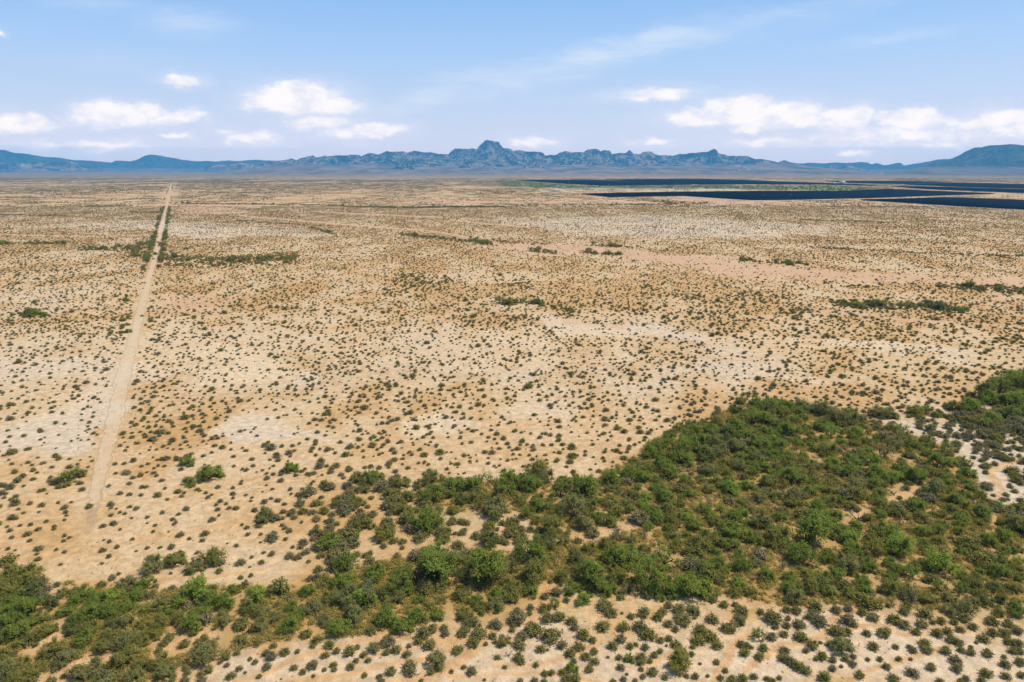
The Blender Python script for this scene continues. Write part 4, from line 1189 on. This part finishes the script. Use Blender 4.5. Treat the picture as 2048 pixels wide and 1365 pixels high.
# ---- open-ground bushes
def gen_bushes():
    cell = 1.95
    ymax = 1250.0
    nx = int(2 * (0.9 * ymax + 60) / cell); ny = int((ymax - 60) / cell)
    ix = np.arange(nx); iy = np.arange(ny)
    X = (-(0.9 * ymax + 60) + (ix[None, :] + rng.random((ny, nx))) * cell).ravel()
    Y = (60 + (iy[:, None] + rng.random((ny, nx))) * cell).ravel()
    sel = np.abs(X) < 0.86 * Y + 22
    X = X[sel]; Y = Y[sel]
    mk = masks(X, Y)
    st = strip_field(X, Y)
    px, py = to_px(X, Y)
    n = fbm(X / 30, Y / 38, 61, 4); n2 = fbm(X / 8, Y / 10, 67, 3)
    dens = 0.060 + 0.066 * patchy(X, Y)
    dens *= 1 - 0.42 * np.clip(mk['pale'], 0, 1) * (Y < 700)
    dens *= 1 - 0.85 * np.clip(mk['pink'], 0, 1)
    # sparser orange flat at the near left, denser around the middle distance
    nearleft = smooth(Y, 230, 120) * smooth(px, 700, 450)
    dens *= 1 - 0.25 * nearleft
    dens *= 1 + 0.15 * smooth(Y, 280, 560) + 0.55 * smooth(Y, 420, 250)
    dens = np.maximum(dens, 0.21 * st * smooth(n2, 0.22, 0.52))
    dens = np.maximum(dens, 0.10 * mk['scrub'])
    dens = np.maximum(dens, 0.20 * smooth(poly_sd(X, Y, RIGHTSCRUB), -4, 4) * smooth(n2, .1, .5) * 1.3)
    rd, rw = line_dist(X, Y, ROAD)
    side = smooth(rd, rw * 2.4, rw * .9) * smooth(Y, 420, 560)
    dens = np.maximum(dens, 0.22 * side)
    dens *= 1 - 0.97 * smooth(rd, rw * .75, rw * .5)
    dens *= 1 - 0.9 * mk['trail']
    dens = np.where(mk['wood'] > .5, 0.085, dens)
    traced = (py > 1175) & (mk['wood'] < .5) & (px > 400)
    dens = np.where(traced, 0.004, dens)
    keep = rng.random(len(X)) < dens * cell * cell
    X = X[keep]; Y = Y[keep]
    w0 = rng.lognormal(math.log(1.02), 0.34, len(X)) * (1 + 0.95 * mk['scrub'][keep] + 0.8 * mk['wood'][keep] + 0.6 * np.clip(st[keep], 0, 1) + 0.9 * smooth(poly_sd(X, Y, RIGHTSCRUB), -4, 4)) * (1 + 0.25 * side[keep])
    w0 *= 1 - 0.18 * smooth(Y, 240, 420)
    w0 *= 1 - 0.18 * np.clip(mk['pale'][keep], 0, 1)
    nc = fbm(X / 60, Y / 60, 91, 3)
    return X, Y, np.clip(w0, .35, 4.0), nc, st[keep], mk['wood'][keep]


BX, BY, BW, BN, BS, BWD = gen_bushes()
# keep clear of traced bushes
bt = np.array([(b[0], b[1], b[2]) for b in B_ALL])
nearm = BY < bt[:, 1].max() + 5
dk = np.ones(len(BX), bool)
idxn = np.where(nearm)[0]
for i in idxn:
    if np.min(np.hypot(bt[:, 0] - BX[i], bt[:, 1] - BY[i]) - (bt[:, 2] + BW[i]) * .45) < 0: dk[i] = False
BX, BY, BW, BN, BS, BWD = [a[dk] for a in (BX, BY, BW, BN, BS, BWD)]
kinds = np.where(rng.random(len(BX)) < .10, 3, np.where(rng.random(len(BX)) < .18 + .5 * (BS > .5) + .5 * (BWD > .5), 2, np.where(rng.random(len(BX)) < smooth(BN, .42, .58), 1, 0)))
KN = ['dark', 'grey', 'olive', 'dry']


# ------------------------------------------------------------------ individuals and labels
ORD = ['leftmost', 'second from left', 'third from left', 'fourth from left', 'fifth from left', 'sixth from left', 'seventh from left', 'eighth from left', 'ninth from left', 'tenth from left',
       'eleventh from left', 'twelfth from left', 'thirteenth from left', 'fourteenth from left', 'fifteenth from left', 'sixteenth from left', 'seventeenth from left', 'eighteenth from left']
COLS = [(-999, 205, 'far left'), (205, 410, 'left'), (410, 615, 'left of centre'), (615, 820, 'centre left'), (820, 1024, 'middle'), (1024, 1229, 'centre right'), (1229, 1434, 'right of centre'), (1434, 1638, 'right'), (1638, 1843, 'outer right'), (1843, 9999, 'far right')]
ROWS = [(0, 860, "at woodland's far edge"), (860, 905, 'behind the upper woodland'), (905, 945, 'in the upper woodland'), (945, 980, 'above the woodland middle'), (980, 1010, 'in the woodland middle'), (1010, 1040, 'below the woodland middle'),
        (1040, 1070, 'in the lower woodland'), (1070, 1100, 'lower in the woodland'), (1100, 1130, 'nearing the front trees'), (1130, 1160, 'in the front woodland'), (1160, 1185, "at woodland's front"), (1185, 1210, "on woodland's front edge"),
        (1210, 1235, 'by the last front trees'), (1235, 1260, 'where open sand begins'), (1260, 1282, 'on open front sand'), (1282, 1304, 'lower on front sand'), (1304, 1324, 'low on front sand'), (1324, 1344, 'near the bottom edge'), (1344, 9999, 'at the bottom edge')]
# left of the woodland a belt of trees crosses the foreground
BELT = {0: 'far out on open sand', 1: 'farther out on open sand', 2: 'out on open sand', 3: 'on open sand', 4: 'on lower open sand', 5: 'on bare near sand', 6: 'on sand behind tree belt', 7: 'well behind tree belt', 8: 'behind the tree belt', 9: 'close behind tree belt', 10: "on tree belt's back edge",
        11: 'at back of tree belt', 12: 'inside the tree belt', 13: 'low in the tree belt', 14: 'lower in tree belt', 15: 'at front of tree belt', 16: 'in front of tree belt'}


def place(r, c):
    if c <= 3 and r in BELT: return BELT[r]
    if c == 9 and r == 0: return 'in the far right grove'
    return ROWS[r][2]


def cell_of(px, py):
    c = next(i for i, (a, b, _) in enumerate(COLS) if a <= px < b)
    r = next(i for i, (a, b, _) in enumerate(ROWS) if a <= py < b)
    return r, c


def label_all(items, noun):
    """items: (px, py, adj) -> unique labels: look, place, order from the left within its place"""
    cells = {}
    for i, (px, py, adj) in enumerate(items):
        cells.setdefault((adj,) + cell_of(px, py), []).append((px, i))
    out = [None] * len(items)
    for (adj, r, c), L in cells.items():
        L.sort()
        for k, (_, i) in enumerate(L):
            base = f'{adj} {noun} {place(r, c)}, {COLS[c][2]}'
            out[i] = base if len(L) == 1 else base + ', ' + ORD[min(k, len(ORD) - 1)]
    return out


def in_view(x, y, m=0.0):
    px, py = to_px(x, y)
    return (px > -m) & (px < 2048 + m) & (py < 1365 + m)


def in_open(x, y):
    return max(poly_sd(np.array([x]), np.array([y]), p)[0] for p in (WOOD, BAND, RIGHTGROVE)) < 0


LOOKS = {'green': 'green', 'lime': 'bright green', 'olive': 'olive', 'grey': 'grey-green', 'dark': 'dark green'}
SZ = lambda w, a, b: 'small' if w < a else ('large' if w > b else 'medium')
# trees: the 300 largest in view stand alone
TA = sorted(T_ALL, key=lambda t: -t[2] / depth_at(t[0], t[1]))
ind = [t for t in TA if in_view(t[0], t[1], 12)][:290]
ids = set(id(t) for t in ind)
rest_t = [t for t in TA if id(t) not in ids]
items = []
for x, y, wd, k in ind:
    px, py = to_px(x, y); items.append((float(px), float(py), SZ(wd, 4.2, 6.5) + ' ' + LOOKS[k]))
labs = label_all(items, 'mesquite tree')
proto = {}
for (x, y, wd, k), lb in zip(ind, labs):
    v = random.randrange(8)
    if wd < 4.6 or y > 175 and in_open(x, y): v = random.choice([3, 5, 7])
    s = wd / TREEW[v]
    key = (v, k)
    if key not in proto:
        e = bpy.data.objects.new('mesquite_tree', None); COL.objects.link(e)
        t = obj('trunk', TRUNK_ME[v], e); c = obj('crown', CROWN_ME[k][v], e)
        proto[key] = (e, t, c)
    else:
        e0, t0, c0 = proto[key]
        e = e0.copy(); COL.objects.link(e)
        for ch in (t0, c0):
            d = ch.copy(); COL.objects.link(d); d.parent = e
    e.empty_display_size = 0.5
    e.location = (x, y, 0)
    e.rotation_euler = (0, 0, random.uniform(0, 6.283))
    e.scale = (s * random.uniform(.92, 1.08), s * random.uniform(.92, 1.08), s * random.uniform(.95, 1.25))
    tag(e, lb, 'tree', 'mesquite trees of the desert woodland')
# the other trees
src = []
for k in ('green', 'lime', 'olive', 'grey', 'dark'):
    for v in (0, 3, 5):
        src.append(joined('tree_source', [(TRUNK_ME[v], 0, 1.0), (CROWN_ME[k][v], 0, 1.0)]))
kk = ['green', 'lime', 'olive', 'grey', 'dark']
P_ = []; S_ = []; R_ = []; I_ = []
for x, y, wd, k in rest_t:
    vi = random.randrange(3); s = wd / TREEW[(0, 3, 5)[vi]]
    P_.append((x, y, 0)); S_.append((s, s, s * random.uniform(.95, 1.2))); R_.append(random.uniform(0, 6.28)); I_.append(kk.index(k) * 3 + vi)
# strip trees far out (dense green bands)
for pts, hw, s in STRIPS:
    if s < 1 or pts[0][1] > 700: continue
    L = sum(math.hypot(pts[i + 1][0] - pts[i][0], pts[i + 1][1] - pts[i][1]) for i in range(len(pts) - 1))
    for q in range(int(L / 14)):
        t = random.random() * (len(pts) - 1); i = int(t); f = t - i
        px = pts[i][0] * (1 - f) + pts[i + 1][0] * f; px += random.gauss(0, 3); py = pts[i][1] * (1 - f) + pts[i + 1][1] * f + random.gauss(0, hw * .4)
        x, y = g(px, py); vi = random.randrange(3); s_ = random.uniform(2.8, 5.0) / TREEW[(0, 3, 5)[vi]]
        P_.append((x, y, 0)); S_.append((s_, s_, s_)); R_.append(random.random() * 6); I_.append(random.choice([0, 2, 2, 4]) * 3 + vi)
# roadside brush
for q in range(150):
    i = random.random() ** 1.0 * 5.0; a = ROAD[int(i)]; b = ROAD[int(i) + 1]; f = i - int(i)
    x = a[0] * (1 - f) + b[0] * f; y = a[1] * (1 - f) + b[1] * f
    sd = random.choice([-1, 1]); x += sd * (random.uniform(4.0, 7.0) + (3 if y > 900 else 0) * random.random()); vi = random.randrange(3); s_ = random.uniform(1.8, 3.6) / TREEW[(0, 3, 5)[vi]]
    P_.append((x, y, 0)); S_.append((s_, s_, s_)); R_.append(random.random() * 6); I_.append(random.choice([0, 2, 4]) * 3 + vi)
# the green belt by the solar field
gb = GREENPX[0][0]
for q in range(2600):
    px = random.uniform(990, 1790); py = random.uniform(362, 384)
    if poly_sd(np.array([px]), np.array([py]), gb)[0] < 0.3: continue
    x, y = g(px, py); vi = random.randrange(3); s_ = random.uniform(3, 6) / TREEW[(0, 3, 5)[vi]]
    P_.append((x, y, 0)); S_.append((s_, s_, s_)); R_.append(random.random() * 6); I_.append(random.choice([0, 0, 2]) * 3 + vi)
scatter('distant_trees', P_, S_, R_, I_, src, 'mesquite trees farther back, lining washes, the road and the solar field', 'trees')

# bare trees
DA = sorted(D_ALL, key=lambda t: -t[2] / depth_at(t[0], t[1]))
DA = [d for d in DA if in_view(d[0], d[1], 10)][:200]
items = []
for x, y, wd in DA:
    px, py = to_px(x, y); items.append((float(px), float(py), SZ(wd, 3.6, 5.2) + ' leafless'))
labs = label_all(items, 'bare tree')
for (x, y, wd), lb in zip(DA, labs):
    o = obj('bare_tree', DEAD_ME[random.randrange(5)], loc=(x, y, 0)); s = wd / 5.4
    o.rotation_euler = (0, 0, random.uniform(0, 6.28)); o.scale = (s, s, s * .8)
    tag(o, lb, 'bare tree', 'leafless trees among the mesquites')

# creosote bushes: traced ones first, then the nearest of the others
AB = [(x, y, wd, k) for x, y, wd, k in B_ALL] + [(float(BX[i]), float(BY[i]), float(BW[i]), KN[kinds[i]]) for i in np.argsort(BY)[:3000]]
AB = [b for b in AB if in_view(b[0], b[1], 8)]
AB.sort(key=lambda t: -t[2] / depth_at(t[0], t[1]))
indb = AB[:298]; used = set((round(b[0], 4), round(b[1], 4)) for b in indb)
items = []
BL = {'dry': 'straw-coloured', 'dark': 'dark olive', 'grey': 'greyish', 'olive': 'yellow-olive'}
for x, y, wd, k in indb:
    px, py = to_px(x, y); items.append((float(px), float(py), SZ(wd, 1.5, 2.2) + ' ' + BL[k]))
labs = label_all(items, 'creosote bush')
for (x, y, wd, k), lb in zip(indb, labs):
    o = obj('creosote_bush', CREO_ME[k][random.randrange(6)], loc=(x, y, 0)); s = wd / 1.75
    o.rotation_euler = (0, 0, random.uniform(0, 6.28)); o.scale = (s * random.uniform(.9, 1.12), s * random.uniform(.9, 1.12), s * random.uniform(.8, 1.05))
    tag(o, lb, 'bush', 'creosote bushes nearest the camera')
P_ = []; S_ = []; R_ = []; I_ = []
lim = []
for i in range(len(BX)):
    if (round(float(BX[i]), 4), round(float(BY[i]), 4)) in used: continue
    lim.append(i)
lim = np.array(lim)
tr_left = [b for b in B_ALL if (round(b[0], 4), round(b[1], 4)) not in used]
P1 = np.stack([BX[lim], BY[lim], 0 * lim], 1); S1 = (BW[lim] / 1.75)[:, None] * np.stack([rng.uniform(.85, 1.15, len(lim)), rng.uniform(.85, 1.15, len(lim)), rng.uniform(.75, 1.05, len(lim))], 1)
I1 = kinds[lim] * 3 + rng.integers(0, 3, len(lim))
if tr_left:
    P1 = np.vstack([P1, [(b[0], b[1], 0) for b in tr_left]]); S1 = np.vstack([S1, [(b[2] / 1.75,) * 3 for b in tr_left]]); I1 = np.append(I1, [KN.index(b[3]) * 3 for b in tr_left])
srcb = []
for k in KN:
    for v in (0, 1, 4): srcb.append(CREO_ME[k][v])
# beyond: loose clumps of the same bushes
clump = []
for c in range(3):
    parts = []
    for q in range(9):
        parts.append((CREO_ME[KN[q % 4]][q % 6], np.array([rng.uniform(-9, 9), rng.uniform(-9, 9), 0], np.float32), rng.uniform(.5, .95)))
    clump.append(joined('clump_source', parts))
NC = 150000
yc = np.sqrt(rng.uniform(1230 ** 2, 5200 ** 2, NC)); xc = rng.uniform(-.84, .84, NC) * yc
mkc = masks(xc, yc); stc = strip_field(xc, yc)
pr = smooth(fbm(xc / 160, yc / 420, 71, 4), .28, .62) * 0.34 + .08
pr *= 1 - .8 * mkc['pink']; pr *= 1 - .35 * np.clip(mkc['pale'], 0, 1); pr = np.maximum(pr, stc)
pr *= 1 - smooth(yc, 3500, 5200) * .6
rd, rw = line_dist(xc, yc, ROAD); pr = np.where(rd < 14, 0, pr)
SOLAR_PX = [
    ('solar_array', 'long dark blue solar array nearest the desert, left of the pale service road', [(1163, 389.5), (1330, 386), (1500, 384), (1687, 383.7), (1781, 379.7), (1901, 385), (1990, 389), (1900, 391.5), (1750, 397), (1553, 401.5), (1500, 401.5), (1366, 393), (1220, 395.6)]),
    ('solar_array', 'dark blue solar array at the right edge, nearest of all to the camera', [(1719, 401.7), (1901, 397), (2048, 402.5), (2160, 406), (2160, 427), (2048, 420.7), (1915, 413.5)]),
    ('solar_array', 'thin solar array at the far left tip, in front of a slanting service road', [(1032, 361.3), (1171, 360.3), (1280, 364.5), (1385, 370.3), (1205, 372.5), (1122, 367.8)]),
    ('solar_array', 'broad far solar array behind the slanting service road, above the green belt', [(1207, 360.3), (1300, 359.3), (1403, 358.8), (1500, 361.6), (1602, 366), (1700, 369), (1760, 372.5), (1640, 370), (1500, 369.5), (1400, 370), (1300, 365)]),
    ('solar_array', 'narrow solar array right behind the white shed', [(1650, 363), (1832, 363.7), (1896, 365.8), (1800, 369.0), (1700, 366.6)]),
    ('solar_array', 'upper right solar array at the picture\'s edge, farthest of that side', [(1808, 369.8), (1901, 366.9), (1982, 367.7), (2048, 370), (2160, 373), (2160, 382), (2048, 378.2), (1928, 375)]),
    ('solar_array', 'middle right solar array between two thin pale service roads', [(1780, 373.5), (1900, 375.8), (2048, 380), (2160, 384), (2160, 392), (2048, 387.2), (1850, 379.3)]),
]
SOL = [(n, l, gp(p)) for n, l, p in SOLAR_PX]
for n, l, p in SOL:
    pr = np.where(poly_sd(xc, yc, p) > -12, 0, pr)
kp = rng.random(NC) < pr
xc, yc = xc[kp], yc[kp]
n0 = len(P1)
P1 = np.vstack([P1, np.stack([xc, yc, 0 * xc], 1)]); sc_ = rng.uniform(.9, 1.35, len(xc)); S1 = np.vstack([S1, np.stack([sc_, sc_, sc_], 1)])
I1 = np.append(I1, 12 + rng.integers(0, 3, len(xc)))
scatter('desert_scrub', P1, S1, rng.uniform(0, 6.28, len(P1)), I1, srcb + clump, 'low creosote scrub dotting the desert plain as far as the solar field', 'scrub')
print('TREES', len(T_ALL), 'DEAD', len(D_ALL), 'BUSHES', len(BX), 'CLUMPS', len(xc))

# undergrowth in the woodland
XU = []; YU = []
for poly, n in ((WOOD, 26000), (BAND, 12000), (RIGHTGROVE, 2500)):
    pa = np.array(poly); x0, y0 = pa.min(0); x1, y1 = pa.max(0)
    X = rng.uniform(x0, x1, n); Y = rng.uniform(y0, y1, n)
    mk = masks(X, Y)
    ok = (poly_sd(X, Y, poly) > -1) & (mk['clear'] < .3) & (mk['trail'] < .4) & (rng.random(n) < smooth(fbm(X / 7, Y / 7, 55, 3), .25, .60))
    XU.append(X[ok]); YU.append(Y[ok])
XU = np.concatenate(XU); YU = np.concatenate(YU); su = rng.uniform(.35, 1.0, len(XU))
# low litter and grass tufts on the near sand
NT_ = 16000
yt = np.sqrt(rng.uniform(70 ** 2, 250 ** 2, NT_)); xt = rng.uniform(-.82, .82, NT_) * yt
okt = rng.random(NT_) < smooth(fbm(xt / 9, yt / 9, 151, 3), .35, .6) * (1 - masks(xt, yt)['trail'])
XU = np.concatenate([XU, xt[okt]]); YU = np.concatenate([YU, yt[okt]]); su = np.concatenate([su, rng.uniform(.08, .26, int(okt.sum()))])
scatter('undergrowth', np.stack([XU, YU, 0 * XU], 1), np.stack([su, su, su * .75], 1), rng.uniform(0, 6.28, len(XU)), rng.integers(0, 3, len(XU)), UNDER_ME, 'dry yellow-olive undergrowth between the mesquite trees and low tufts on the sand', 'undergrowth')
print('UNDER', len(XU))

# ------------------------------------------------------------------ solar arrays
M_PANEL = plain_mat('solar_panel', (0.001, 0.004, 0.012), 0.7, 0.02)
M_STEEL = plain_mat('steel', (0.35, 0.35, 0.36), 0.5, 0.4)


def solar(name, label, poly):
    pa = np.array(poly); y0, y1 = pa[:, 1].min(), pa[:, 1].max()
    mb = MB()
    y = y0 + 3
    n = len(pa)
    while y < y1 - 2:
        xs = []
        for i in range(n):
            (ax, ay), (bx, by) = pa[i], pa[(i + 1) % n]
            if (ay > y) != (by > y): xs.append(ax + (y - ay) * (bx - ax) / (by - ay))
        xs.sort()
        for a, b in zip(xs[::2], xs[1::2]):
            if b - a < 8: continue
            c, s = math.cos(R(28)), math.sin(R(28)); h = 1.7; hw = 1.9; th = .06
            V = [(x, y + t * hw * c + (-s) * q, h + t * hw * s + c * q) for x in (a, b) for t in (-1, 1) for q in (0, th)]
            mb._push(V, [(0, 1, 3, 2), (4, 6, 7, 5), (0, 4, 5, 1), (2, 3, 7, 6), (0, 2, 6, 4), (1, 5, 7, 3)], mi=0)
        y += 6.0
    e = bpy.data.objects.new(name, None); COL.objects.link(e)
    cx, cy = pa.mean(0); e.location = (cx, cy, 0)
    ob = obj('panel_rows', mb.mesh('panel_rows', [M_PANEL]), e); ob.location = (-cx, -cy, 0); ob['kind'] = 'stuff'
    tag(e, label, 'solar array', 'arrays of the solar field')


for n_, l_, p_ in SOL:
    solar(n_, l_, p_)

M_WHITE = plain_mat('white_metal', (0.75, 0.75, 0.73), 0.6, 0.3)
M_GREYM = plain_mat('grey_louvre', (0.25, 0.26, 0.27), 0.6, 0.3)


def cabin(px, py, wdt, label, name='inverter_cabin', cat='cabin', group='white inverter cabins in the solar field'):
    x, y = g(px, py)
    e = bpy.data.objects.new(name, None); COL.objects.link(e); e.location = (x, y, 0)
    s = wdt
    b = MB(); b.box((0, 0, s * .28 + .2), (s, s * .42, s * .5)); obj('body', b.mesh('body', [M_WHITE]), e)
    r = MB(); r.box((0, 0, s * .56 + .22), (s * 1.06, s * .48, s * .06)); obj('roof', r.mesh('roof', [M_WHITE]), e)
    d = MB(); d.box((-s * .2, -s * .215, s * .26 + .2), (s * .2, .05, s * .4)); obj('door', d.mesh('door', [M_GREYM]), e)
    l = MB(); l.box((s * .2, -s * .215, s * .30 + .2), (s * .3, .05, s * .2)); obj('louvre', l.mesh('louvre', [M_GREYM]), e)
    tag(e, label, cat, group)


N1C = [(1242, 390.5), (1330, 389.3), (1399, 387.6), (1480, 387), (1460, 394.2), (1528, 392.8), (1580, 392), (1631, 391.5), (1682, 389.2), (1733, 390), (1792, 388.7), (1836, 387.8)]
for i, (px, py) in enumerate(N1C):
    cabin(px, py, 4.0, f'tiny white inverter cabin in the nearest long array, {sorted(N1C).index((px, py)) and ORD[sorted(N1C).index((px, py))] or "leftmost"}')
N2C = [(1842, 403.5), (1915, 401.5), (1957, 413.3), (2024, 409.8)]
for i, (px, py) in enumerate(N2C):
    cabin(px, py, 3.8, f'tiny white inverter cabin in the solar array at the right edge, {ORD[i]}')
U1C = [(1117, 373.2), (1137, 366.2), (1172, 368), (1217, 370.4), (1292, 372.8)]
for i, (px, py) in enumerate(U1C):
    cabin(px, py, 5, f'tiny white inverter cabin near the far left solar array, {ORD[i]} of five')
cabin(1684, 368.4, 22, 'long white metal shed beside small trees at the far end of the solar field', 'metal_shed', 'shed', 'sheds beyond the solar field')
cabin(1666, 367.8, 12, 'short pale shed just left of the long white shed', 'metal_shed', 'shed', 'sheds beyond the solar field')


# pale service roads between the arrays
def strip_road(pts, wpx):
    q = [g(x, y) for x, y in pts]
    V = []; n = len(q)
    for i, (x, y) in enumerate(q):
        hx = wpx
        V += [(x, y - hx, .03), (x, y + hx, .03)]
    Fq = [(2 * i, 2 * i + 2, 2 * i + 3, 2 * i + 1) for i in range(n - 1)]
    me = mesh_np('service_road', V, np.array(Fq), np.full(len(Fq), 4), [M_SR])
    tag(obj('service_road', me), kind='structure')


M_SR = plain_mat('service_road_dirt', (0.50, 0.36, 0.25), 0.95, 0.1, 0.02, (0.42, 0.30, 0.21))
strip_road([(1500, 403), (1560, 403), (1700, 400.3), (1850, 395.3), (2000, 391), (2160, 388.6)], 14)
strip_road([(1160, 359.6), (1290, 364.7), (1390, 370.6), (1420, 371.3)], 30)
strip_road([(1700, 370), (1850, 375), (2048, 379.2), (2160, 382.8)], 16)
strip_road([(1780, 379), (1900, 384), (2048, 388.2), (2160, 391)], 12)

# ------------------------------------------------------------------ desert air
hm = bpy.data.materials.new('haze'); hm.use_nodes = True; hm.node_tree.nodes.clear()
hn = NT(hm.node_tree); ho = hn.add('ShaderNodeOutputMaterial'); pv = hn.add('ShaderNodeVolumePrincipled')
pv.inputs['Color'].default_value = (*HAZE_COL, 1)
pv.inputs['Density'].default_value = HAZE_D
pv.inputs['Anisotropy'].default_value = 0.0
hn.link(pv.outputs[0], ho.inputs['Volume'])
hb = MB(); hb.box((0, 0, HAZE_TOP / 2 - 2), (2 * HAZE_R, 2 * HAZE_R, HAZE_TOP + 4))
ho_ = obj('haze', hb.mesh('haze', [hm]))
tag(ho_, 'thin blue desert air over the whole plain', 'haze', kind='stuff')
